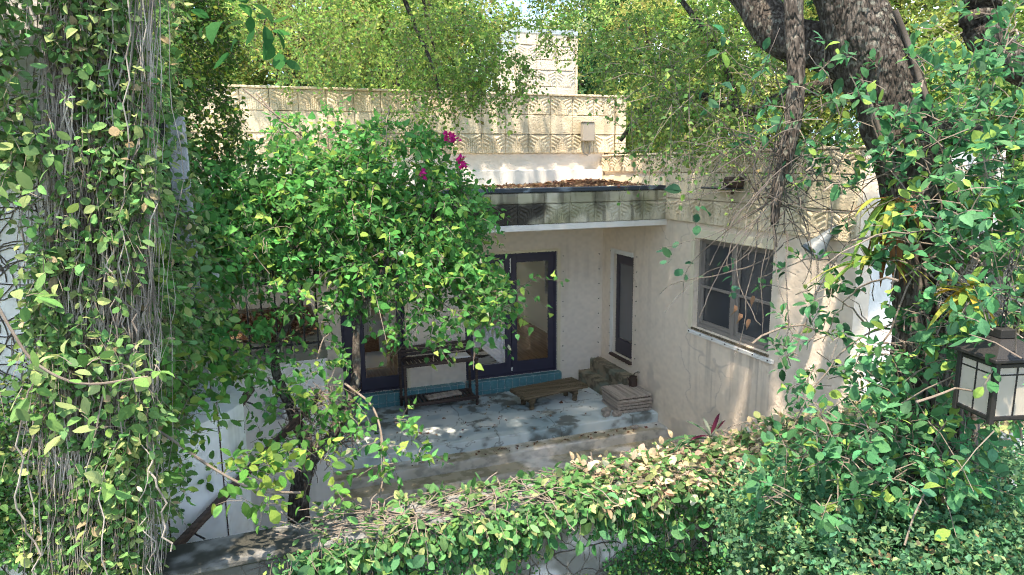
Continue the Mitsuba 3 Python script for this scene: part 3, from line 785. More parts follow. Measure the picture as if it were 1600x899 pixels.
bar_thing('handrail', 'shorter dark handrail fixed on the curved white wall', (-6.99, -5.58, 1.66), (-6.48, -4.79, 2.086))

# ------------------------------------------------------------------ garden wall
GW = thing('garden_wall', 'low grey and white stucco garden wall overgrown by vines', 'wall')
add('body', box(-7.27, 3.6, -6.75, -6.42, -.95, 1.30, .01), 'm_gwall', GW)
rng = np.random.default_rng(12)
cp = box(-7.27, 3.6, -6.79, -6.38, 1.302, 1.37, .02)
add('coping', cp, 'm_cope', GW)


# right: fence of white boards, lantern
k = thing('board_fence', 'white upright board fence behind the hanging lantern', 'fence')
for i in range(22):
    x = 1.4 + .165 * i
    y = -6.95 + .0 * i
    add('board', box(x, x + .157, y - .012 + .004 * (i % 3), y + .012 + .004 * (i % 3), -.9, 2.25 + .01 * ((i * 7) % 3), .004), 'm_board', k)
for z in (.0, 1.6):
    add('rail', box(1.4, 5.0, y + .022, y + .07, z, z + .09, .004), 'm_board', k)

LN = thing('lantern', 'black framed hanging lantern with frosted panes beside the oak trunk', 'lantern')
LC = np.array([-2.02, -9.13, 2.735])
Ml = T().translate(LC.tolist()).rotate([0, 0, 1], -14).scale(.84)
def ln(name, mesh, m, parent=LN):
    return add(name, rot_mesh(mesh, Ml.matrix), m, parent)
r0, hh = .165, .44
for sx in (-1, 1):
    for sy in (-1, 1):
        ln('corner_post', box(sx * r0 - .02, sx * r0 + .02, sy * r0 - .02, sy * r0 + .02, -.03, hh, .004), 'm_lamp')
for s in (-1, 1):
    for z in (.0, hh - .05):
        ln('cross_bar', box(-r0 + .02, r0 - .02, s * r0 - .014, s * r0 + .014, z, z + .028, .003), 'm_lamp')
        ln('cross_bar', box(s * r0 - .014, s * r0 + .014, -r0 + .02, r0 - .02, z, z + .028, .003), 'm_lamp')
    pn = ln('pane', box(-r0 + .02, r0 - .02, s * r0 - .003, s * r0 + .003, .028, hh - .05), 'm_frost')
    ln('glazing_bar', cat([box(-.005, .005, s * r0 - .009, s * r0 + .009, .028, hh - .05), box(-r0 + .02, r0 - .02, s * r0 - .008, s * r0 + .008, hh - .11, hh - .10)]), 'm_lamp', pn)
    pn = ln('pane', box(s * r0 - .003, s * r0 + .003, -r0 + .02, r0 - .02, .028, hh - .05), 'm_frost')
    ln('glazing_bar', cat([box(s * r0 - .009, s * r0 + .009, -.005, .005, .028, hh - .05), box(s * r0 - .008, s * r0 + .008, -r0 + .02, r0 - .02, hh - .11, hh - .10)]), 'm_lamp', pn)
ln('base', box(-r0, r0, -r0, r0, -.012, -.001), 'm_lamp')
ln('eave', box(-.235, .235, -.235, .235, hh, hh + .03, .006), 'm_lamp')
v = np.array([[-.215, -.215, hh + .031], [.215, -.215, hh + .031], [.215, .215, hh + .031], [-.215, .215, hh + .031], [-.07, -.07, hh + .13], [.07, -.07, hh + .13], [.07, .07, hh + .13], [-.07, .07, hh + .13]])
ln('roof', trimesh.convex.convex_hull(v), 'm_lamp')
ln('crown_block', box(-.06, .06, -.06, .06, hh + .131, hh + .20, .006), 'm_lamp')
z = hh + .215
for i in range(13):
    t = np.linspace(0, 2 * np.pi, 13)
    ring = np.stack([.016 * np.cos(t), 0 * t, .027 * np.sin(t)], 1)
    if i % 2: ring = ring[:, [1, 0, 2]]
    ln('chain_link', tube(ring + [0, 0, z], .0045, 5), 'm_lamp')
    z += .043

# ------------------------------------------------------------------ plants: where their masses stand (world centre, radii, sprigs)
BOUG = [
    ((-4.62, -2.98, 4.33), (0.75, 0.8, 0.5), 300),
    ((-5.45, -3.31, 3.83), (0.8, 0.8, 0.6), 420),
    ((-4.17, -3.49, 3.65), (0.55, 0.75, 0.6), 330),
    ((-4.84, -3.76, 3.22), (0.75, 0.7, 0.42), 300),
    ((-6.14, -3.47, 3.58), (0.75, 0.8, 0.45), 300),
    ((-6.84, -3.93, 3.38), (0.6, 0.6, 0.35), 170),
    ((-6.01, -2.84, 4.11), (0.65, 0.7, 0.45), 240),
    ((-6.71, -3.40, 3.80), (0.6, 0.7, 0.55), 260),
    ((-3.97, -3.90, 2.99), (0.34, 0.5, 0.32), 80),
    ((-3.75, -4.26, 2.68), (0.26, 0.4, 0.2), 70),
    ((-7.31, -4.69, 2.72), (0.5, 0.5, 0.45), 120),
    ((-6.77, -4.52, 2.39), (0.55, 0.5, 0.3), 60),
    ((-5.94, -4.13, 2.60), (0.45, 0.45, 0.3), 18),
    ((-5.25, -3.79, 2.86), (0.42, 0.5, 0.25), 36),
    ((-5.79, -4.48, 2.17), (0.3, 0.35, 0.2), 10),
    ((-4.68, -4.30, 2.38), (0.36, 0.35, 0.18), 13),
    ((-4.35, -4.25, 2.72), (0.38, 0.4, 0.26), 44),
    ((-6.39, -4.13, 2.86), (0.5, 0.5, 0.3), 26),
    ((-7.28, -4.14, 3.40), (0.45, 0.5, 0.6), 200),
    ((-7.16, -3.61, 4.11), (0.4, 0.5, 0.5), 150),
    ((-5.55, -2.34, 4.76), (0.5, 0.5, 0.3), 50),
    ((-5.58, -5.03, 1.95), (0.28, 0.3, 0.16), 9),
    ((-5.29, -5.60, 1.78), (0.20, 0.25, 0.22), 12),
    ((-5.13, -6.02, 1.59), (0.18, 0.22, 0.2), 10),
    ((-5.98, -5.04, 1.73), (0.22, 0.25, 0.2), 7),
    ((-6.98, -4.7, 3.55), (0.35, 0.3, 0.35), 60),
    ((-7.15, -5.1, 2.95), (0.3, 0.3, 0.4), 50),
    ((-6.03, -5.15, 2.05), (0.3, 0.2, 0.15), 14),
    ((-5.75, -5.0, 1.75), (0.25, 0.2, 0.2), 10),
]
BTRUNK = [(-6.10, -4.87, 0.69), (-5.99, -4.70, 1.25), (-6.11, -4.36, 1.65), (-6.24, -3.89, 2.13), (-5.91, -3.58, 2.72), (-5.31, -3.32, 3.52)]
BTRUNK2 = [(-6.12, -4.83, 0.89), (-5.72, -4.85, 1.49), (-5.44, -4.65, 1.96), (-5.31, -4.15, 2.55), (-4.93, -3.76, 3.07), (-4.53, -3.45, 3.73)]
BSPRAY = [(-5.55, -4.71, 1.99), (-5.33, -5.25, 1.85), (-5.33, -5.75, 1.51), (-5.46, -6.09, 1.18)]
BSPRAY2 = [(-4.64, -3.86, 3.07), (-4.31, -4.38, 2.67), (-3.89, -4.55, 2.59), (-3.69, -4.75, 2.46)]
BARCH = [(-7.46, -4.34, 4.29), (-7.15, -4.00, 4.38), (-6.87, -3.79, 4.31), (-6.65, -3.60, 4.03)]
BTWIG = [(-6.38, -2.38, 5.27), (-5.74, -2.72, 4.70), (-5.45, -2.88, 4.38)]
BTWIG2 = [(-6.23, -2.22, 5.25), (-5.95, -2.61, 4.86), (-5.61, -2.92, 4.46), (-5.57, -3.13, 3.99)]
OVINE = [
    ((-1.39, -8.26, 4.34), (0.45, 0.45, 0.35), 120),
    ((-1.56, -8.70, 3.95), (0.4, 0.4, 0.35), 120),
    ((-1.75, -8.46, 3.71), (0.4, 0.4, 0.3), 50),
    ((-2.09, -8.23, 3.14), (0.35, 0.4, 0.35), 26),
    ((-1.90, -7.50, 3.22), (0.26, 0.3, 0.2), 14),
    ((-2.21, -7.83, 2.75), (0.22, 0.3, 0.3), 40),
    ((-1.83, -8.90, 3.51), (0.3, 0.3, 0.25), 70),
    ((-1.96, -8.39, 2.58), (0.3, 0.3, 0.3), 50),
    ((-1.75, -8.60, 2.43), (0.3, 0.3, 0.3), 90),
    ((-2.07, -8.63, 2.20), (0.35, 0.3, 0.25), 90),
    ((-0.85, -8.18, 4.63), (0.4, 0.4, 0.35), 90),
    ((-1.30, -7.88, 4.79), (0.35, 0.4, 0.3), 60),
    ((-0.54, -7.73, 5.28), (0.5, 0.5, 0.4), 90),
    ((-1.76, -7.51, 4.15), (0.3, 0.3, 0.25), 26),
    ((-2.04, -7.54, 4.61), (0.25, 0.3, 0.25), 24),
    ((-1.72, -7.96, 4.11), (0.25, 0.3, 0.2), 12),
    ((-1.91, -9.14, 3.23), (0.2, 0.2, 0.25), 24),
    ((-2.41, -8.49, 2.29), (0.4, 0.35, 0.25), 90),
    ((-2.77, -8.41, 2.03), (0.35, 0.3, 0.25), 70),
    ((-1.80, -8.49, 2.88), (0.3, 0.3, 0.25), 70),
    ((-2.15, -9.45, 3.15), (0.3, 0.12, 0.15), 8),
    ((-2.2, -9.4, 2.75), (0.2, 0.12, 0.2), 5),
    ((-1.95, -9.5, 3.0), (0.15, 0.1, 0.3), 6),
    ((-1.70, -8.02, 4.47), (0.25, 0.25, 0.25), 18),
    ((-1.88, -7.62, 4.93), (0.25, 0.25, 0.2), 14),
]
SHRUB = [
    ((-1.39, -8.56, 1.64), (1.0, 0.7, 0.45), 900),
    ((-2.34, -8.45, 1.51), (0.8, 0.6, 0.45), 800),
    ((-0.36, -8.28, 1.32), (0.8, 0.7, 0.4), 700),
    ((-2.57, -8.06, 1.45), (0.5, 0.5, 0.5), 500),
    ((-2.30, -8.90, 1.52), (0.9, 0.6, 0.35), 700),
    ((-1.61, -9.15, 1.51), (0.8, 0.7, 0.4), 700),
]
HANG = [
    ((-4.35, -1.17, 6.38), (1.1, 0.9, 0.75), 420),
    ((-3.58, -1.97, 5.92), (0.8, 0.8, 0.55), 340),
    ((-3.05, -2.68, 5.46), (0.45, 0.5, 0.35), 130),
    ((-3.77, -2.24, 5.27), (0.45, 0.5, 0.3), 70),
    ((-5.43, -0.57, 6.33), (1.0, 0.9, 0.7), 260),
    ((-4.30, -2.56, 4.89), (0.25, 0.3, 0.2), 30),
    ((-2.62, -1.76, 6.55), (0.6, 0.7, 0.3), 60),
    ((-1.73, -2.35, 6.31), (0.6, 0.7, 0.35), 90),
    ((-1.10, -3.32, 5.83), (0.7, 0.7, 0.5), 200),
    ((-0.84, -4.16, 5.31), (0.6, 0.6, 0.6), 260),
    ((-1.27, -4.11, 4.75), (0.4, 0.5, 0.35), 110),
    ((-0.66, -4.79, 5.77), (0.6, 0.6, 0.5), 170),
    ((-0.90, -4.70, 4.64), (0.3, 0.4, 0.2), 40),
    ((-6.15, -0.93, 6.50), (0.7, 0.7, 0.4), 110),
]
HB1 = [(-4.32, -1.23, 7.27), (-4.06, -1.69, 6.47), (-3.89, -2.23, 5.70), (-3.82, -2.46, 5.16)]
HB2 = [(-0.55, -5.15, 5.21), (-0.62, -4.65, 5.42), (-0.64, -4.12, 5.88), (-0.89, -3.75, 6.26)]
HB3 = [(-1.41, -3.19, 4.79), (-1.22, -3.54, 5.03), (-0.96, -3.93, 5.17), (-0.53, -4.57, 4.89), (-0.72, -5.76, 5.07), (-1.19, -7.11, 5.03)]
HB4 = [(-3.71, -1.48, 7.07), (-3.80, -1.56, 6.52), (-3.76, -1.91, 5.92)]
BIGL = [
    ((-7.49, -7.91, 3.61), (0.1, 0.12, 0.25), 9),
    ((-7.30, -7.95, 3.23), (0.3, 0.2, 0.12), 16),
    ((-7.04, -7.84, 3.17), (0.25, 0.2, 0.15), 12),
    ((-7.43, -7.43, 3.99), (0.2, 0.2, 0.2), 9),
    ((-7.31, -7.60, 2.75), (0.15, 0.2, 0.2), 10),
]
BIGSTEM = [(-7.53, -7.98, 3.73), (-7.45, -8.00, 3.50), (-7.36, -8.02, 3.33), (-7.18, -8.00, 3.20), (-6.90, -7.89, 3.17)]
LOWSPRAY = [
    ((-6.73, -6.85, 2.12), (0.28, 0.2, 0.2), 26),
    ((-7.08, -6.58, 2.31), (0.25, 0.2, 0.25), 22),
    ((-6.44, -6.88, 1.98), (0.2, 0.2, 0.15), 20),
    ((-6.91, -6.39, 2.47), (0.25, 0.2, 0.2), 22),
    ((-6.07, -6.70, 1.93), (0.3, 0.2, 0.2), 30),
    ((-7.02, -5.75, 2.62), (0.3, 0.25, 0.2), 44),
    ((-6.75, -5.4, 2.45), (0.3, 0.25, 0.2), 40),
    ((-7.15, -6.45, 2.9), (0.2, 0.25, 0.45), 50),
    ((-7.1, -6.2, 3.6), (0.2, 0.25, 0.45), 50),
    ((-6.6, -5.6, 1.75), (0.3, 0.25, 0.2), 16),
    ((-6.2, -5.5, 2.2), (0.3, 0.25, 0.15), 18),
    ((-6.75, -5.1, 2.75), (0.3, 0.25, 0.2), 26),
]
LOWSTEM = [(-7.33, -6.45, 2.54), (-7.02, -6.70, 2.39), (-6.73, -6.84, 2.16), (-6.44, -6.88, 1.95), (-6.13, -6.80, 1.83)]
IVY = [
    ((-6.92, -3.40, 5.69), (0.5, 0.6, 0.55), 420),
    ((-6.80, -3.40, 4.81), (0.35, 0.5, 0.45), 260),
    ((-7.05, -3.48, 6.12), (0.5, 0.5, 0.5), 300),
    ((-7.13, -4.08, 5.13), (0.3, 0.4, 0.4), 160),
]
TOPLEAF = [
    ((-6.25, -8.31, 4.98), (0.08, 0.08, 0.1), 7),
]
FERN = [
    ((-1.90, -8.14, 3.97), (0.1, 0.1, 0.1), 1),
    ((-2.04, -7.97, 3.48), (0.1, 0.1, 0.1), 1),
    ((-1.23, -8.43, 4.29), (0.1, 0.1, 0.1), 1),
    ((-1.51, -8.40, 3.93), (0.1, 0.1, 0.1), 1),
    ((-1.98, -8.20, 3.51), (0.1, 0.1, 0.1), 1),
]
TANG = [(-2.24, -7.35, 4.05), (-2.83, -6.78, 4.26), (-1.60, -7.53, 4.36), (-2.83, -6.84, 3.37), (-1.50, -7.51, 3.50), (-2.42, -6.89, 3.87)]

def mass(rng, blobs, length, nleaf, size, templ, out=.6, up=.25, down=0.0, shell=.6, k=1.0, **kw):
    data, tubes = [], []
    for c, r, n in blobs:
        n = max(3, int(n * k))
        p, d = sample_blob(rng, c, r, n, shell)
        dr_ = d * out + rng.normal(0, .5, (n, 3)) + [0, 0, up - down]
        a, t = sprigs(rng, p, dr_, length, nleaf, size, templ=templ, **kw)
        data.append(a)
        if t is not None:
            tubes.append(t)
    return join(data), tubes

# ---- bougainvillea
rng = np.random.default_rng(21)
BG = thing('bougainvillea', 'large bright green bougainvillea with a few magenta flowers sprawling over the railing and canopy', 'bougainvillea')
data, tubes = mass(rng, BOUG, .32, 9, .080, 'heart', droop=.55, k=.72, wr=.004)
SHOOT = [(b[0], (b[1][0] * .9, b[1][1] * .9, b[1][2]), 9) for b in BOUG[:11] + BOUG[17:20]]
ds, ts = mass(rng, SHOOT, .85, 17, .085, 'heart', droop=.55, out=.9, up=.5, shell=.8, wr=.006)
data, tubes = join([data, ds]), tubes + ts
cols = palette(rng, len(data[0]), (.105, .28, .08), (.30, .45, .10), .15, (.55, .56, .40), .015)
emit_foliage(BG, data, 'heart', cols, pick=260)
kind(add('twigs', cat(tubes), 'm_twig', BG), 'stuff')
for i, (pth, r) in enumerate(((BTRUNK, [.085, .075, .06, .045, .04, .025]), (BTRUNK2, [.075, .065, .05, .035, .03, .02]))):
    c = [(pth[0][0], pth[0][1] + .15, -.75)] + list(pth)
    add('trunk', trunk_mesh(c, [.15] + r, 14, 10, .14, 30 + i), 'm_bark', BG, smooth=True)
for pth, r in ((BSPRAY, .014), (BSPRAY2, .008), (BARCH, .014), (BTWIG, .010), (BTWIG2, .012)):
    c = curve(pth, 10)
    add('branch', tube(c, np.linspace(r, r * .5, len(c)), 7), 'm_twig', BG, smooth=True)
N = 150
p, d = sample_blob(rng, (-5.85, -4.5, 1.45), (.42, .3, .45), N, .3)
t = np.linspace(-.5, .5, 9)[None, :, None]
pts = p[:, None] + unit(rng.normal(0, 1, (N, 3)) + [.3, 0, .3])[:, None] * t * rng.uniform(.2, .6, (N, 1, 1)) + np.cumsum(rng.normal(0, .016, (N, 9, 3)), 1)
kind(add('dry_twigs', many_tubes(pts, np.full((N, 9), .005), 4), 'm_twig', BG), 'stuff')
for i in range(46):       # bare hanging and arching stems through the bush
    b = BOUG[[0, 1, 4, 5, 6, 7, 11, 12, 17, 18, 19][rng.integers(0, 11)]]
    p0 = np.array(b[0]) + rng.normal(0, .25, 3)
    d = unit(rng.normal(0, 1, 3) + [0.1, -.35, .1])
    L = rng.uniform(.5, 1.2)
    t = np.linspace(0, 1, 9)[:, None]
    c = p0 + d * L * t + np.array([0, 0, -.5]) * L * t ** 2 + .05 * np.cumsum(rng.normal(0, .25, (9, 3)), 0)
    add('stem', tube(c, np.linspace(.008, .003, 9), 5), 'm_twig', BG)
rf = np.random.default_rng(3)
for fx, fy, fz in ((-4.08, -4.0, 4.60), (-4.16, -4.02, 4.64), (-4.0, -4.1, 4.28), (-4.03, -4.09, 4.38), (-4.45, -3.95, 4.2)):
    n = 18
    P = np.array([fx, fy, fz]) + rf.normal(0, .020, (n, 3))
    v, f, c = leaf_arrays(P, rf.normal(size=(n, 3)), rf.normal(size=(n, 3)), np.full(n, .055), 'heart', palette(rf, n, (.50, .03, .22), var=.15))
    k = add('flower', (v, f), 'm_leaf', BG, color=c)

# ---- vines on the left building
rng = np.random.default_rng(33)
CV = thing('climbing_vine', 'dense vine of oval leaves and grey stems climbing the tall left building', 'vine')
N = 15000
z = rng.uniform(.2, 6.05, N)
x = rng.uniform(-9.4, -6.92, N)
edge = -7.18 + .28 * np.clip((z - 2.2) / 2.5, 0, 1) + .10 * np.sin(z * 3.1)
dens = .25 + .75 * meshkit.fbm(np.column_stack([x * 1.6, np.zeros(N), z * .8]), 3, 4)
white = (x < -7.84 + .12 * (z - 1.7) + .07 * np.sin(z * 3.3)) & (z < 4.3)
keep = (x < edge) & (rng.random(N) < np.where(white, .05, dens * 1.3))
x, z = x[keep], z[keep]
n = len(x)
thick = .10 + .38 * meshkit.fbm(np.column_stack([x * 1.3, np.zeros(n) + 4, z * .6]), 3, 9)
y = -6.64 - thick * (.25 + .85 * rng.random(n) ** .7)
d = np.column_stack([rng.normal(0, .6, n), -.7 + rng.normal(0, .4, n), rng.normal(-.25, .6, n)])
ok = rng.random(n) < .25 + .75 * (meshkit.fbm(np.column_stack([x * 5, np.zeros(n), z * .55]), 2, 31) > .47)
x, y, z, d = x[ok], y[ok], z[ok], d[ok]
a1, t1 = sprigs(rng, np.column_stack([x, y, z]), d, .15, 5, .062, droop=.5, templ='oval', wr=.003)
N = 7500
x = rng.uniform(-8.6, -7.2, N); z = rng.uniform(.3, 6.0, N)
ok = (meshkit.fbm(np.column_stack([x * 1.5, x * 0, z * .8]), 3, 23) > np.where(x < -7.84 + .12 * (z - 1.7), .60, .44)) & (x < -7.2 + .1 * np.clip(z - 2.5, 0, 3))
x, z = x[ok], z[ok]
p = np.column_stack([x, -6.64 - .2 * rng.random(len(x)), z])
a4, t4 = sprigs(rng, p, np.column_stack([rng.normal(0, .6, len(x)), -.6 + rng.normal(0, .4, len(x)), rng.normal(-.1, .6, len(x))]), .13, 7, .034, droop=.4, templ='simple', wr=.002)
v, f, c = leaf_arrays(*a4, 'simple', palette(rng, len(a4[0]), (.12, .25, .08), (.30, .36, .12), .15, (.34, .28, .18), .04, .3))
kind(add('small_foliage', (v, f), 'm_leaf', CV, color=c), 'stuff')
# side face of the building and the bulge past its corner
N = 1500
z = rng.uniform(.9, 6.05, N); y = rng.uniform(-6.7, -4.3, N)
b = .10 + .42 * meshkit.fbm(np.column_stack([np.zeros(N), y * 1.2, z * .7]), 3, 14) * np.clip((z - 1.2) / 2.0, .12, 1)
keep = rng.random(N) < np.clip((z - .4) / 3, .1, 1)
x = -7.29 + b * rng.random(N)
p = np.column_stack([x, y, z])[keep]
a2, t2 = sprigs(rng, p, np.column_stack([.6 + rng.normal(0, .4, len(p)), rng.normal(-.3, .5, len(p)), rng.normal(-.2, .5, len(p))]), .17, 5, .066, droop=.5, templ='oval', wr=.003)
DRAPE = [((-7.02, -5.15, 4.25), (.18, .25, .35), 26), ((-7.02, -5.22, 3.70), (.2, .25, .4), 46), ((-7.02, -5.35, 3.1), (.22, .25, .4), 50), ((-7.10, -5.5, 2.6), (.2, .25, .35), 40), ((-7.08, -6.3, 3.2), (.16, .3, .7), 60)]
a3, t3 = mass(rng, DRAPE, .2, 6, .075, 'oval', droop=.5, down=.3, wr=.003)
data = join([a1, a2, a3])
cols = palette(rng, len(data[0]), (.15, .28, .10), (.36, .43, .17), .18, (.40, .32, .20), .03, .3)
emit_foliage(CV, data, 'oval', cols, pick=270)
kind(add('twigs', cat([t1, t2] + t3), 'm_twig', CV), 'stuff')
def strands(rng, n, x0, x1, z0, z1, ybase, ythick, r, wob=.05, k=26, lean=0.0):
    xs = x0 + (x1 - x0) * rng.random(n)
    zt = z1 - (z1 - z0) * .5 * rng.random(n) ** 2
    zb = z0 + (z1 - z0) * .45 * rng.random(n) ** 2
    t = np.linspace(0, 1, k)[None]
    zz = zt[:, None] + (zb - zt)[:, None] * t
    wx = np.cumsum(rng.normal(0, wob, (n, k)), 1) * .6
    wy = np.cumsum(rng.normal(0, wob, (n, k)), 1) * .3
    X = xs[:, None] + wx - wx[:, :1] + .105 * (zz - 1.7)
    Y = np.minimum(ybase - ythick * rng.random((n, 1)) + wy - .02, ybase - .006)
    R = (r * np.exp(rng.normal(0, .35, (n, 1)))) * np.ones((1, k))
    return np.stack([X, Y, zz], -1), R
for i, (x0, x1, m) in enumerate(((-7.76, -7.64, 190), (-7.56, -7.40, 200), (-7.32, -7.18, 90), (-8.3, -7.9, 8))):
    pts, R = strands(rng, m, x0, x1, .3, 6.05, -6.63, .26 if i < 3 else .05, .0026, .034)
    kind(add('stem_mat', many_tubes(pts, R, 4), 'm_vinewood', CV), 'stuff')
for i in range(12):
    pts, R = strands(rng, 1, -7.75, -7.2, .4, 6.0, -6.76, .22, .0042, .05, 40)
    add('stem', tube(pts[0], R[0], 6), 'm_vinewood', CV)
# net of thin stems on the white plaster
N = 170
p0 = np.column_stack([rng.uniform(-8.5, -7.6, N), np.full(N, -6.606), rng.uniform(.5, 4.2, N)])
ang = rng.normal(np.pi / 2, .8, (N, 1)) + np.cumsum(rng.normal(0, .35, (N, 16)), 1)
pts = np.stack([p0[:, :1] + .055 * np.cumsum(np.cos(ang), 1), np.full((N, 16), -6.606), p0[:, 2:] + .055 * np.cumsum(np.sin(ang), 1)], -1)
kind(add('stem_net', many_tubes(pts, np.full((N, 16), .0042), 4), 'm_bare', CV), 'stuff')

k = thing('rambling_vine', 'long vine shoot with large pale oval leaves in front of the left building', 'vine')
rng = np.random.default_rng(35)
data, tubes = mass(rng, BIGL, .12, 3, .092, 'oval', droop=.3, k=.62, wr=.003)
cols = palette(rng, len(data[0]), (.17, .31, .10), (.36, .45, .20), .3, var=.2)
emit_foliage(k, data, 'oval', cols, pick=len(data[0]) - 3)
kind(add('twigs', cat(tubes), 'm_twig', k), 'stuff')
c = curve(BIGSTEM, 8); add('stem', tube(c, .007, 6), 'm_twig', k)
k = thing('creeping_shoot', 'leafy vine shoot with round mid green leaves across the curved white wall', 'vine')
data, tubes = mass(rng, LOWSPRAY, .16, 5, .085, 'oval', droop=.4, k=.62, wr=.003)
cols = palette(rng, len(data[0]), (.11, .25, .06), (.24, .34, .07), .25, var=.2)
emit_foliage(k, data, 'oval', cols, pick=220)
kind(add('twigs', cat(tubes), 'm_twig', k), 'stuff')
c = curve(LOWSTEM, 8); add('stem', tube(c, .010, 6), 'm_twig', k)
k = thing('dangling_sprig', 'dark leaf sprig hanging into view at the top left', 'sprig')
data, tubes = mass(rng, TOPLEAF, .12, 4, .10, 'oval', down=.6, droop=.4, wr=.003)
emit_foliage(k, data, 'oval', palette(rng, len(data[0]), (.045, .13, .04), var=.15), pick=len(data[0]) - 2)
c = curve([(-6.25, -8.31, 5.08), (-6.27, -8.25, 5.35), (-6.35, -8.1, 5.8)], 6); add('stem', tube(c, .006, 6), 'm_twig', k)
k = thing('ivy', 'dark small-leaved ivy on the rear corner of the left building', 'ivy')
data, tubes = mass(rng, IVY, .2, 7, .05, 'simple', droop=.4, k=1.3, wr=.003)
emit_foliage(k, data, 'simple', palette(rng, len(data[0]), (.07, .14, .035), (.25, .30, .05), .12, var=.3))
kind(add('twigs', cat(tubes), 'm_twig', k), 'stuff')

# ---- vine over the garden wall
rng = np.random.default_rng(44)
HV = thing('hedge_vine', 'thick vine of oval green and straw coloured leaves heaped along the garden wall', 'vine')
N = 1900
x = rng.uniform(-6.35, 1.7, N)
hh_ = np.interp(x, [-6.3, -5.4, -3.6, -2.4, -1.2, 1.7], [.0, .0, .03, .08, .18, .24]) + .07 * meshkit.noise(np.column_stack([x * 1.7, x * 0, x * 0]), 5)
th = rng.uniform(0, np.pi, N)
rad = .72 + .28 * rng.random(N)
p = np.column_stack([x, -6.60 + .34 * rad * np.cos(th), 1.345 + hh_ * rad * np.sin(th) * 1.25])
d = np.column_stack([rng.normal(0, .6, N), -.35 + .5 * np.cos(th) + rng.normal(0, .3, N), .12 * np.sin(th) + rng.normal(0, .22, N)])
ok = rng.random(N) < np.clip(.2 + (x + 6.35) * .28, 0, 1) * np.clip(.25 + 1.5 * meshkit.noise(np.column_stack([x * 2.6, x * 0, x * 0]), 15), 0, 1)
a1, t1 = sprigs(rng, p[ok], d[ok], .16, 5, .078, droop=.5, templ='oval', wr=.0035, up=1.5)
c1 = palette(rng, len(a1[0]), (.125, .255, .095), (.34, .39, .17), .18, (.55, .44, .30), .14, .28)
xl = a1[0][:, 0]; dry_ = (xl > -3.6) & (rng.random(len(xl)) < .30)
c1[dry_] = palette(rng, int(dry_.sum()), (.60, .48, .33), var=.2)
sel = (xl < -3.6) & (c1[:, 0] > c1[:, 1] * .95)
c1[sel] = palette(rng, int(sel.sum()), (.12, .27, .09))
N = 400
x = rng.uniform(-6.4, 1.6, N)
z = 1.42 - .55 * rng.random(N) ** 1.8 * (1 - .6 * np.exp(-((x + 3.75) / .8) ** 2))
y = -6.80 - .16 * rng.random(N)
p = np.column_stack([x, y, z])
d = np.column_stack([rng.normal(0, .5, N), -.4 + rng.normal(0, .25, N), -.8 + rng.normal(0, .4, N)])
a2, t2 = sprigs(rng, p, d, .20, 5, .092, droop=.5, templ='oval', wr=.003)
c2 = palette(rng, len(a2[0]), (.11, .28, .11), (.24, .38, .12), .15, var=.25)
N = 9500
x = rng.uniform(-6.4, 2.2, N); z = 1.34 - 1.9 * rng.random(N)
dens = meshkit.fbm(np.column_stack([x * 1.5, z * 0, z * 1.2]), 4, 8)
patch = np.exp(-((x + 3.75) / .7) ** 2 - ((z - .75) / .45) ** 2) + .9 * np.exp(-((x + 4.9) / .35) ** 2 - ((z - .7) / .3) ** 2) + .8 * np.exp(-((x + 2.6) / .4) ** 2 - ((z - .9) / .3) ** 2)
ok = rng.random(N) < np.clip((dens - .42) * 6 + .30 - 1.6 * patch, .015, 1)
p = np.column_stack([x, -6.765 - (.02 + .17 * dens * np.clip(1.2 - patch, .1, 1)) * rng.random(N), z])[ok]
a5, t5 = sprigs(rng, p, np.column_stack([rng.normal(0, .7, len(p)), -.4 + rng.normal(0, .3, len(p)), rng.normal(-.1, .7, len(p))]), .13, 7, .036, droop=.3, templ='simple', wr=.002)
v, f, c = leaf_arrays(*a5, 'simple', palette(rng, len(a5[0]), (.085, .225, .085), (.22, .36, .09), .15, (.3, .26, .16), .03, .3))
kind(add('small_foliage', (v, f), 'm_leaf', HV, color=c), 'stuff')
data = join([a1, a2]); cols = np.vstack([c1, c2])
emit_foliage(HV, data, 'oval', cols, pick=280)
kind(add('twigs', cat([t1, t2]), 'm_twig', HV), 'stuff')
N = 700
p0 = np.column_stack([rng.uniform(-6.4, 1.5, N), np.full(N, -6.757), rng.uniform(-.6, 1.3, N)])
ang = rng.normal(np.pi / 2, .9, (N, 1)) + np.cumsum(rng.normal(0, .35, (N, 16)), 1)
pts = np.stack([p0[:, :1] + .055 * np.cumsum(np.cos(ang), 1), np.full((N, 16), -6.757), np.minimum(p0[:, 2:] + .055 * np.cumsum(np.sin(ang), 1), 1.33)], -1)
kind(add('stem_net', many_tubes(pts, np.full((N, 16), .0028) * np.exp(rng.normal(0, .4, (N, 1))), 4), 'm_bare', HV), 'stuff')
N = 260      # dry thatch under the leaves on the wall top
p0 = np.column_stack([rng.uniform(-6.2, 1.5, N), -6.6 + rng.normal(0, .13, N), 1.378 + .03 * rng.random(N)])
dd = unit(np.column_stack([rng.normal(0, 1, N), rng.normal(0, .5, N), rng.normal(0, .10, N)]))
t = np.linspace(-.5, .5, 7)[None, :, None]
pts = p0[:, None] + dd[:, None] * t * rng.uniform(.3, .8, (N, 1, 1)) + np.cumsum(rng.normal(0, .015, (N, 7, 3)), 1)
kind(add('dry_stems', many_tubes(pts, np.full((N, 7), .005), 4), 'm_twig', HV), 'stuff')

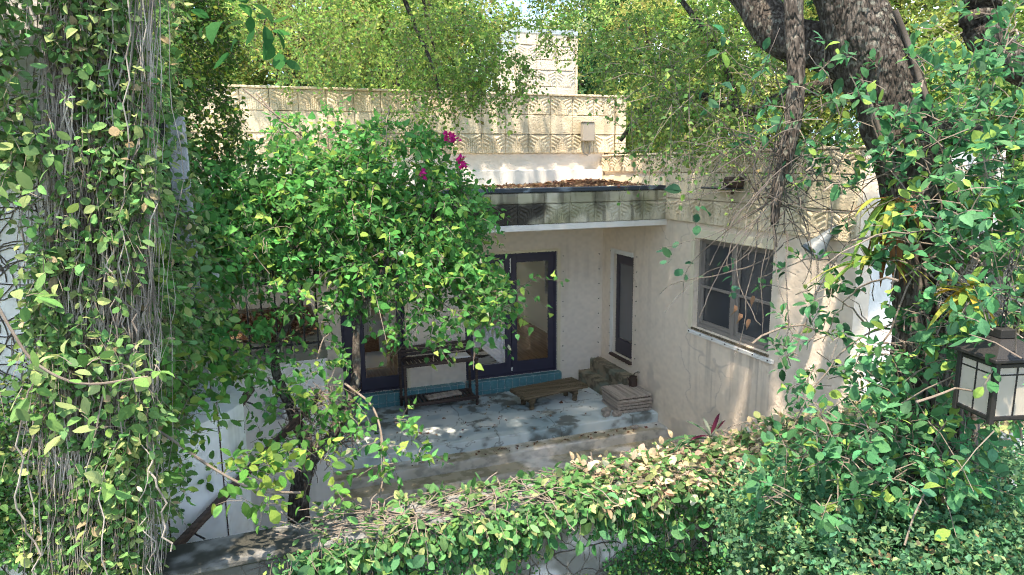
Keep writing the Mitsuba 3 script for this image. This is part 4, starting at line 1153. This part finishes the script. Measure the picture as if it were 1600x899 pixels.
k = thing('oyster_plant', 'purple and green strap-leaved plant sprouting from the top of the wall vine', 'plant')
rp = np.random.default_rng(6)
def strap(base, az, el, L, w, curl, cols, n=9):
    t = np.linspace(0, 1, n)
    dv = np.array([math.cos(az) * math.cos(el), math.sin(az) * math.cos(el), math.sin(el)])
    mid = base + dv * L * t[:, None] + np.array([0, 0, -curl * L]) * (t[:, None] ** 2)
    s = unit(np.cross(dv, [0, 0, 1])) ; upn = unit(np.cross(s, dv))
    ww = w * np.clip(np.minimum(.55 + 1.2 * t, 2.6 * (1 - t) ** .8), 0, 1)
    v = np.vstack([mid - s * ww[:, None] + upn * ww[:, None] * .35, mid, mid + s * ww[:, None] + upn * ww[:, None] * .35])
    f = []
    for i in range(n - 1):
        for a in (0, n):
            f += [[a + i, a + n + i, a + i + 1], [a + i + 1, a + n + i, a + n + i + 1]]
    c = np.tile(np.array(cols)[None], (len(v), 1))
    return v, np.array(f), c
for i in range(9):
    col = [(.085, .02, .04), (.09, .16, .09), (.26, .30, .24), (.07, .10, .06)][i % 4]
    v, f, c = strap(np.array([-2.06, -6.38, 1.50]), 2.4 * i, rp.uniform(.35, 1.25), rp.uniform(.22, .33), .022, rp.uniform(.0, .35), col)
    add('leaf', (v, f), 'm_leaf', k, color=c)
for sx in (1, -1):
    v, f, c = strap(np.array([-2.1, -6.38, 1.48]), math.pi + .2 * sx, .35, .62, .028, .45, (.07, .15, .08))
    add('leaf', (v, f), 'm_leaf', k, color=c)

# ---- live oak
rng = np.random.default_rng(55)
OK_ = thing('oak_tree', 'old oak with rough dark bark leaning over the garden wall at the right', 'tree')
add('trunk', trunk_mesh([(-1.52, -8.40, -1.0), (-1.44, -8.25, 1.0), (-1.17, -8.03, 2.68), (-1.13, -7.89, 3.41), (-1.17, -7.75, 4.04), (-1.27, -7.58, 4.66), (-1.46, -7.38, 5.25), (-1.72, -7.1, 6.2), (-2.1, -6.7, 7.6)],
                        [.42, .33, .30, .27, .25, .25, .27, .22, .19], 72, 26, .17, 2), 'm_bark', OK_, smooth=True)
limbs = [([(-1.34, -7.46, 5.02), (-1.50, -7.0, 5.26), (-1.70, -6.62, 5.46), (-1.85, -6.25, 5.95), (-2.6, -5.6, 6.9), (-3.6, -4.4, 7.6), (-4.3, -2.6, 7.8)], [.21, .20, .19, .17, .14, .11, .07]),
         ([(-1.20, -7.74, 4.45), (-.95, -7.80, 4.52), (-.5, -7.9, 4.46), (.2, -8.1, 4.5), (1.4, -8.2, 4.9)], [.13, .10, .09, .08, .05]),
         ([(-1.62, -7.2, 5.9), (-.6, -7.0, 6.5), (.35, -6.98, 6.1), (.36, -7.02, 5.55), (.72, -7.22, 5.16), (1.6, -7.6, 4.9), (3.0, -8.0, 5.2)], [.2, .18, .17, .165, .165, .15, .11]),
         ([(-1.25, -7.6, 4.95), (-.95, -6.6, 5.02), (-.70, -5.7, 5.03), (-.55, -4.7, 4.9), (-.62, -4.55, 5.3), (-.66, -4.1, 5.9), (-.95, -3.5, 6.7), (-1.4, -2.8, 7.4)], [.10, .08, .065, .055, .05, .04, .03, .02]),
         ([(-2.1, -6.7, 7.5), (-3.6, -6.5, 8.6), (-5.6, -6.6, 9.3), (-7.4, -6.4, 9.4)], [.18, .15, .11, .06]),
         ([(-2.0, -6.8, 7.3), (-.6, -5.6, 8.6), (1.0, -4.2, 9.3), (2.4, -2.4, 9.6)], [.17, .14, .10, .05]),
         ([(-4.3, -2.6, 7.8), (-4.32, -1.5, 7.4), (-4.06, -1.69, 6.47), (-3.89, -2.23, 5.70), (-3.82, -2.46, 5.16)], [.05, .04, .032, .024, .012]),
         ([(-4.0, -1.9, 7.5), (-3.80, -1.56, 6.52), (-3.76, -1.91, 5.92)], [.03, .022, .012]),
         ([(-.56, -4.75, 4.9), (-.75, -4.3, 5.12), (-.98, -3.9, 5.17), (-1.22, -3.54, 5.03), (-1.42, -3.2, 4.62)], [.055, .055, .05, .045, .03])]
for i, (c, r) in enumerate(limbs):
    add('limb', trunk_mesh(c, r, 20 if r[0] > .1 else 10, 9, .10, 60 + i), 'm_bark', OK_, smooth=True)
data, tubes = mass(rng, HANG, .30, 9, .056, 'simple', down=.15, droop=.4, k=1.15, wr=.003)
ncrown = len(data[0])
col1 = palette(rng, ncrown, (.19, .32, .085), (.36, .46, .12), .22, (.30, .24, .10), .02, .3)
VEIL = [((-2.08, -6.03, 5.14), (.55, .5, .45), 60), ((-1.72, -6.44, 4.79), (.5, .4, .4), 46), ((-1.22, -6.85, 4.71), (.4, .4, .35), 30), ((-1.77, -6.23, 4.35), (.4, .4, .25), 22), ((-2.11, -5.48, 4.65), (.5, .5, .4), 44), ((-2.2, -5.0, 5.2), (.5, .5, .4), 40)]
dv, tv = mass(rng, VEIL, .48, 9, .046, 'simple', droop=.45, out=.5, up=.1, wr=.004)
vv, fv, cv = leaf_arrays(*dv, 'simple', palette(rng, len(dv[0]), (.13, .24, .075), (.32, .42, .12), .18, (.3, .24, .12), .04, .3))
kind(add('fine_foliage', (vv, fv), 'm_leaf', OK_, color=cv), 'stuff')
OVER = []
ro = np.random.default_rng(77)
for i in range(52):
    cx_, cy_ = (ro.uniform(-5.3, -1.4), ro.uniform(-5.3, -3.1)) if i < 30 else (ro.uniform(-4.0, 3.0), ro.uniform(-7.0, .5))
    zc = 8.3 + 1.2 * ro.random() + .12 * max(0, cy_ + 4)
    OVER.append(((cx_, cy_, zc), (.95, .95, .5), 40))
OVER = [b for b in OVER if math.hypot(b[0][0] + 6.2, b[0][1] + 11.9) > 2.2]
d2, tub2 = mass(rng, OVER, .5, 8, .13, 'simple', droop=.3, wr=.006)
col2 = palette(rng, len(d2[0]), (.10, .19, .04), (.26, .32, .05), .12, var=.3)
emit_foliage(OK_, data, 'simple', col1, mass='foliage')
emit_foliage(OK_, d2, 'simple', col2, mass='crown')
kind(add('twigs', cat(tubes + tub2 + tv), 'm_twig', OK_), 'stuff')

OV = thing('oak_vine', 'glossy-leaved vine wound round the oak trunk and its limbs', 'vine')
rng = np.random.default_rng(66)
data, tubes = mass(rng, OVINE, .26, 8, .078, 'oval', droop=.25, rosette=.5, k=.55, shell=.35, wr=.005, up=.35)
cols = palette(rng, len(data[0]), (.085, .22, .10), (.28, .42, .10), .12, var=.3)
emit_foliage(OV, data, 'oval', cols, pick=290)
kind(add('twigs', cat(tubes), 'm_twig', OV), 'stuff')
for i in range(44):
    b = OVINE[rng.integers(0, 17)]
    p0 = np.array(b[0]) + rng.normal(0, .2, 3)
    d = unit(rng.normal(0, 1, 3) * [1, .6, 1])
    t = np.linspace(-.5, .5, 11)[:, None]
    L = rng.uniform(.6, 1.5)
    c = p0 + d * L * t + np.array([0, 0, -.6]) * L * t ** 2 + np.cumsum(rng.normal(0, .018, (11, 3)), 0)
    add('stem', tube(c, np.linspace(.0075, .003, 11) * rng.uniform(.5, 1.3), 6), 'm_twig', OV)
for i in range(16):     # stems creeping up the trunk
    z = np.linspace(rng.uniform(.6, 2.2), rng.uniform(3.4, 5.6), 24)
    ax_ = np.column_stack([np.interp(z, [1, 2.68, 3.41, 4.04, 4.66, 5.25, 6.2], [-1.44, -1.20, -1.17, -1.22, -1.33, -1.5, -1.72]), np.interp(z, [1, 2.68, 3.41, 4.04, 4.66, 5.25, 6.2], [-8.25, -8.02, -7.88, -7.74, -7.57, -7.38, -7.1])])
    a = rng.uniform(-2.9, -.3) + np.cumsum(rng.normal(0, .06, 24))
    rr = np.interp(z, [1, 2.68, 3.41, 4.66, 5.6], [.40, .365, .33, .315, .33]) + rng.uniform(-.02, .02)
    add('trunk_stem', tube(np.column_stack([ax_[:, 0] + rr * np.cos(a), ax_[:, 1] + rr * np.sin(a), z]), rng.uniform(.008, .024), 7), 'm_bare', OV, smooth=True)

# ---- bare hanging vine in front of the wing
HGV = thing('bare_vine', 'tangle of bare curling brown vine stems hanging before the wing wall', 'vine')
rng = np.random.default_rng(71)
c = curve([(-2.05, -7.0, 7.2), (-2.08, -7.22, 5.59), (-2.11, -7.34, 4.92), (-2.20, -7.40, 4.45), (-2.31, -7.43, 4.05), (-2.36, -7.47, 3.7)], 14)
add('main_stem', trunk_mesh(c[::6], [.085, .075, .07, .065, .06, .045, .03], 14, 12, .16, 9), 'm_bark', HGV, smooth=True)
org = np.array([-2.26, -7.36, 4.12])
for i in range(100):
    p = org + rng.normal(0, 1, 3) * [.10, .10, .25]
    a = rng.uniform(0, 2 * np.pi)
    d = unit(np.array([math.cos(a), rng.normal(0, .35), math.sin(a) * .75 + .15]))
    n = 20
    L = rng.uniform(.45, 1.35) * (1.0 if d[0] < 0 else .85)
    pts = [p]
    ax_ = unit(rng.normal(size=3))
    cur = rng.normal(0, .07)
    for s in range(n):
        d = unit(d + np.cross(ax_, d) * cur + rng.normal(0, .09, 3) + np.array([0, 0, -.035]))
        pts.append(pts[-1] + d * L / n)
    add('stem', tube(np.array(pts), np.linspace(1, .45, n + 1) * rng.uniform(.0028, .0066), 5), 'm_bare', HGV)
LV = [((-2.80, -6.85, 3.45), (.10, .08, .12), 3), ((-2.38, -6.95, 3.36), (.16, .1, .14), 4), ((-2.72, -6.8, 4.0), (.10, .1, .1), 2), ((-2.0, -7.4, 4.25), (.25, .1, .12), 4),
      ((-2.55, -7.1, 4.45), (.2, .15, .12), 3), ((-2.5, -7.0, 5.0), (.35, .2, .3), 5), ((-2.2, -7.3, 4.9), (.3, .15, .3), 4)]
data, tubes = mass(rng, LV, .14, 3, .10, 'oval', down=.5, droop=.5, shell=.3, wr=.003)
cols = palette(rng, len(data[0]), (.06, .165, .09), (.16, .28, .06), .12, var=.22)
emit_foliage(HGV, data, 'oval', cols, pick=len(data[0]) - 2)
for x, y, z in ((-2.30, -6.95, 2.92), (-2.24, -6.95, 2.84), (-2.14, -6.95, 2.78), (-2.12, -6.97, 3.0)):
    v, f, cc = leaf_arrays(np.array([[x, y, z + .1]]), np.array([[.1, .1, -1.0]]), np.array([[.3, -1, .1]]), np.array([.11]), 'heart', np.array([[.34, .19, .12]]))
    add('dead_leaf', (v, f), 'm_dry', HGV, color=cc)

# ---- ferns and air plants on the oak
def rosette(name, label, catg, base, n, L, w, cols, up=.7, seed=0, curl=.5):
    k = thing(name, label, catg)
    r = np.random.default_rng(seed)
    for i in range(n):
        col = np.array(cols[r.integers(0, len(cols))]) * math.exp(r.normal(0, .15))
        v, f, c = strap(np.array(base) + r.normal(0, .02, 3), 6.283 * i / n + r.normal(0, .3), r.normal(up, .5), L * r.uniform(.6, 1.2), w * r.uniform(.7, 1.2), curl * r.uniform(.4, 1.5), col)
        add('leaf', (v, f), 'm_leaf', k, color=c)
G1, G2, BR, YG = (.09, .20, .05), (.16, .27, .06), (.22, .11, .05), (.35, .38, .08)
rosette('staghorn_fern', 'brown and green strap-leaved fern on the left side of the oak trunk', 'fern', (-1.78, -8.05, 4.0), 26, .36, .030, [G2, BR, BR, YG], -.2, 1, .9)
rosette('strap_fern', 'green spiky-leaved plant beside the oak trunk below the brown fern', 'fern', (-1.90, -8.02, 3.52), 30, .46, .022, [G1, G2, YG], .5, 2, .6)
rosette('strap_fern', 'broad hanging green fern on the upper right of the oak trunk', 'fern', (-1.15, -8.25, 4.12), 26, .42, .034, [G1, G2], .0, 3, 1.0)
rosette('air_plant', 'yellow tinged strap plant above the hanging lantern', 'air plant', (-1.85, -8.75, 3.42), 24, .26, .022, [YG, (.5, .36, .06), G2], .1, 4, .7)
# root mat: a dark fibrous clump on the trunk
k = thing('root_mat', 'dark fibrous clump of roots clinging to the oak above the lantern', 'root mat')
r = np.random.default_rng(8)
N = 260
p, d = sample_blob(r, (-1.12, -8.30, 3.30), (.30, .16, .42), N, .6)
t = np.linspace(-.5, .5, 9)[None, :, None]
pts = p[:, None] + unit(r.normal(0, 1, (N, 3)) + [0, 0, -1.2])[:, None] * t * r.uniform(.15, .5, (N, 1, 1)) + np.cumsum(r.normal(0, .014, (N, 9, 3)), 1)
kind(add('root_fibres', many_tubes(pts, np.full((N, 9), .006), 4), 'm_vinewood', k), 'stuff')

# ---- shrubs at the lower right
SHL = ['dense small-leaved shrub under the lantern at the lower right', 'small-leaved shrub with pale tips left of the oak foot', 'bluish small-leaved shrub in the far lower right by the board fence', 'small-leaved shrub against the right end of the garden wall',
       'low shrub at the bottom edge in front of the oak', 'shrub in the bottom right corner of the view']
for i, (b, l) in enumerate(zip(SHRUB, SHL)):
    r = np.random.default_rng(90 + i)
    k = thing('shrub', l, 'shrub')
    c, rr, n = b
    low = ((c[0], c[1], c[2] - .7), (rr[0] * .9, rr[1] * .9, .7), n // 4)
    data, tubes = mass(r, [b, low], .22, 9, .040, 'simple', droop=.25, k=1.15, wr=.003, out=.5, up=.5)
    cols = palette(r, len(data[0]), (.10, .22, .115), (.28, .38, .17), .18, (.30, .22, .13), .02, .3)
    emit_foliage(k, data, 'simple', cols)
    ts = []
    for j in range(26):
        e = np.array(c) + r.normal(0, .45, 3) * rr
        s = np.array([c[0] + r.normal(0, .12), c[1] + r.normal(0, .12), -.95])
        ts.append(tube(curve([s, (s + e) / 2 + r.normal(0, .08, 3), e], 5), np.linspace(.016, .004, 11), 5))
    kind(add('stems', cat(ts), 'm_twig', k), 'stuff')

# ------------------------------------------------------------------ trees behind the house
def tree(label, x, y, h, cr, seed, base, young, leaf=.12, nclump=60, per=60, z0=.30, name='tree'):
    r = np.random.default_rng(seed)
    k = thing(name, label, 'tree', None)
    lean = r.normal(0, .05 * h, 2)
    top = np.array([x + lean[0], y + lean[1], h * .72])
    tr = .028 * h
    add('trunk', trunk_mesh([(x, y, -1.0), (x + lean[0] * .3 + r.normal(0, .1), y + lean[1] * .3, h * .25), (x + lean[0] * .7, y + lean[1] * .7 + r.normal(0, .1), h * .5), top], [tr, tr * .8, tr * .6, tr * .3], 12, 6, .12, seed), 'm_bark', k, smooth=True)
    C = np.array([x + lean[0] * .6, y + lean[1] * .6, h * (z0 + 1) / 2])
    R = np.array([cr, cr, h * (1 - z0) / 2])
    p, d = sample_blob(r, C, R * .86, nclump, .25)
    sc_ = r.uniform(.5, 1.25, len(p))
    blobs = [(tuple(q), tuple(np.array([.80, .80, .46]) * a_ * cr / 2.6), int(per * a_ ** 2 * 1.1)) for q, a_ in zip(p, sc_)]
    for j in range(16):
        e = p[r.integers(0, len(p))]
        t0 = r.uniform(.35, .9)
        s = np.array([x + lean[0] * t0, y + lean[1] * t0, h * .72 * t0])
        m = (s + e) / 2 + [0, 0, .12 * cr]
        add('limb', tube(curve([s, m, e], 6), np.linspace(tr * .36, tr * .08, 13), 7), 'm_bark', k, smooth=True)
    data, _ = mass(r, blobs, .30, 6, leaf, 'simple', droop=.25, shell=.5, wood=False, up=.45)
    cols = palette(r, len(data[0]), base, young, .18, var=.24)
    cnt = [max(3, b[2]) * 6 for b in blobs]
    tone = np.exp(r.normal(-.05, .5, len(blobs)))[:, None] * np.exp(r.normal(0, 1, (len(blobs), 1)) * np.array([.16, .03, .10]))
    cols = np.clip(cols * np.repeat(tone, cnt, 0), .01, .6)
    emit_foliage(k, data, 'simple', cols, mass='crown')
A_, B_, C_, D_ = (.19, .29, .065), (.11, .22, .075), (.25, .32, .085), (.06, .15, .06)
Y_ = (.40, .47, .13)
TREES = [
    ('bright yellow green tree behind the left end of the carved parapet', -9.5, 9.0, 11.5, 3.2, A_), ('tall loose tree with a slim grey trunk above the parapet', -5.6, 10.5, 11.0, 2.8, C_),
    ('mid green tree left of the carved tower', -2.3, 9.5, 11.0, 3.0, A_), ('dark green rounded tree just right of the carved tower', 3.2, 8.6, 8.4, 2.2, D_),
    ('sunlit yellow green tree behind the upper parapet end', 6.4, 9.0, 10.0, 3.0, C_), ('leafy tree behind the wing roof, left of the hanging vine', 8.2, 5.4, 9.5, 2.9, A_),
    ('bright tree behind the wing roof and oak trunk', 10.4, 2.0, 9.5, 3.0, C_), ('green tree right of the oak trunk behind the fence', 11.2, -1.6, 9.0, 2.9, A_),
    ('tree at the right edge beyond the board fence', 10.8, -5.2, 9.0, 2.8, B_), ('far bright tree at the left edge behind the tall building', -14.0, 13.0, 13.0, 3.6, A_),
    ('far tree above the middle of the parapet', -4.0, 20.0, 14.0, 4.6, C_), ('far tree behind the carved tower', 2.5, 21.0, 14.5, 4.6, B_),
    ('far tree seen between tower and oak', 9.5, 19.0, 14.0, 4.6, A_), ('far tree behind the hanging vine', 15.5, 13.0, 14.0, 4.6, C_),
    ('far tree behind the fork of the oak', 18.5, 6.5, 14.0, 4.6, A_), ('far tree beyond the right edge of the fence', 19.5, -.5, 14.0, 4.6, B_),
    ('far dark tree above the left parapet', -10.5, 21.0, 14.0, 4.8, B_),
    ('shaded tree between the tower and the left parapet trees', -.8, 14.5, 12.0, 3.2, D_), ('shaded tree behind the upper parapet end', 7.2, 13.5, 12.0, 3.4, B_), ('dark tree far behind the left parapet', -7.6, 15.0, 12.5, 3.4, D_), ('shaded tree behind the wing roof', 12.5, 8.5, 11.5, 3.2, D_)]
for i, (l, x, y, h, cr, base) in enumerate(TREES):
    far = i >= 10 and i < 17
    tree(l, x, y, h * (1.2 if far else 1.08), cr, 200 + i, base, Y_, leaf=.17 if far else .112, nclump=76 if far else 72, per=42 if far else 62, z0=.12 if far else .22)
for i, (x, y) in enumerate(((-7.8, 8.0), (-6.0, 7.6), (-4.6, 8.2), (4.6, 6.2), (6.6, 5.2), (8.6, .6), (8.8, -2.4), (8.6, -5.0))):
    l = ['bushy shrub behind the left parapet', 'grey green shrub behind the parapet under the slim trunk', 'shrub behind the middle of the parapet', 'sunny shrub behind the parapet end', 'yellow green shrub behind the wing roof',
         'shrub behind the wing near the oak', 'shrub behind the fence left of the lantern', 'shrub behind the right end of the fence'][i]
    r = np.random.default_rng(300 + i)
    k = thing('tall_shrub', l, 'shrub')
    bl_ = [((x + r.normal(0, .6), y + r.normal(0, .6), r.uniform(1.5, 6.4)), (1.0, 1.0, .8), 130) for _ in range(12)]
    data, _ = mass(r, bl_, .4, 6, .12, 'simple', droop=.3, wood=False)
    emit_foliage(k, data, 'simple', palette(r, len(data[0]), [B_, D_, B_, C_, C_, A_, B_, B_][i], Y_, .15, var=.3))
    for j in range(4):
        e = np.array(bl_[j][0])
        add('stem', tube(curve([(x + r.normal(0, .1), y + r.normal(0, .1), -1.0), (x, y, e[2] * .5), e], 5), np.linspace(.06, .015, 11), 6), 'm_bark', k)
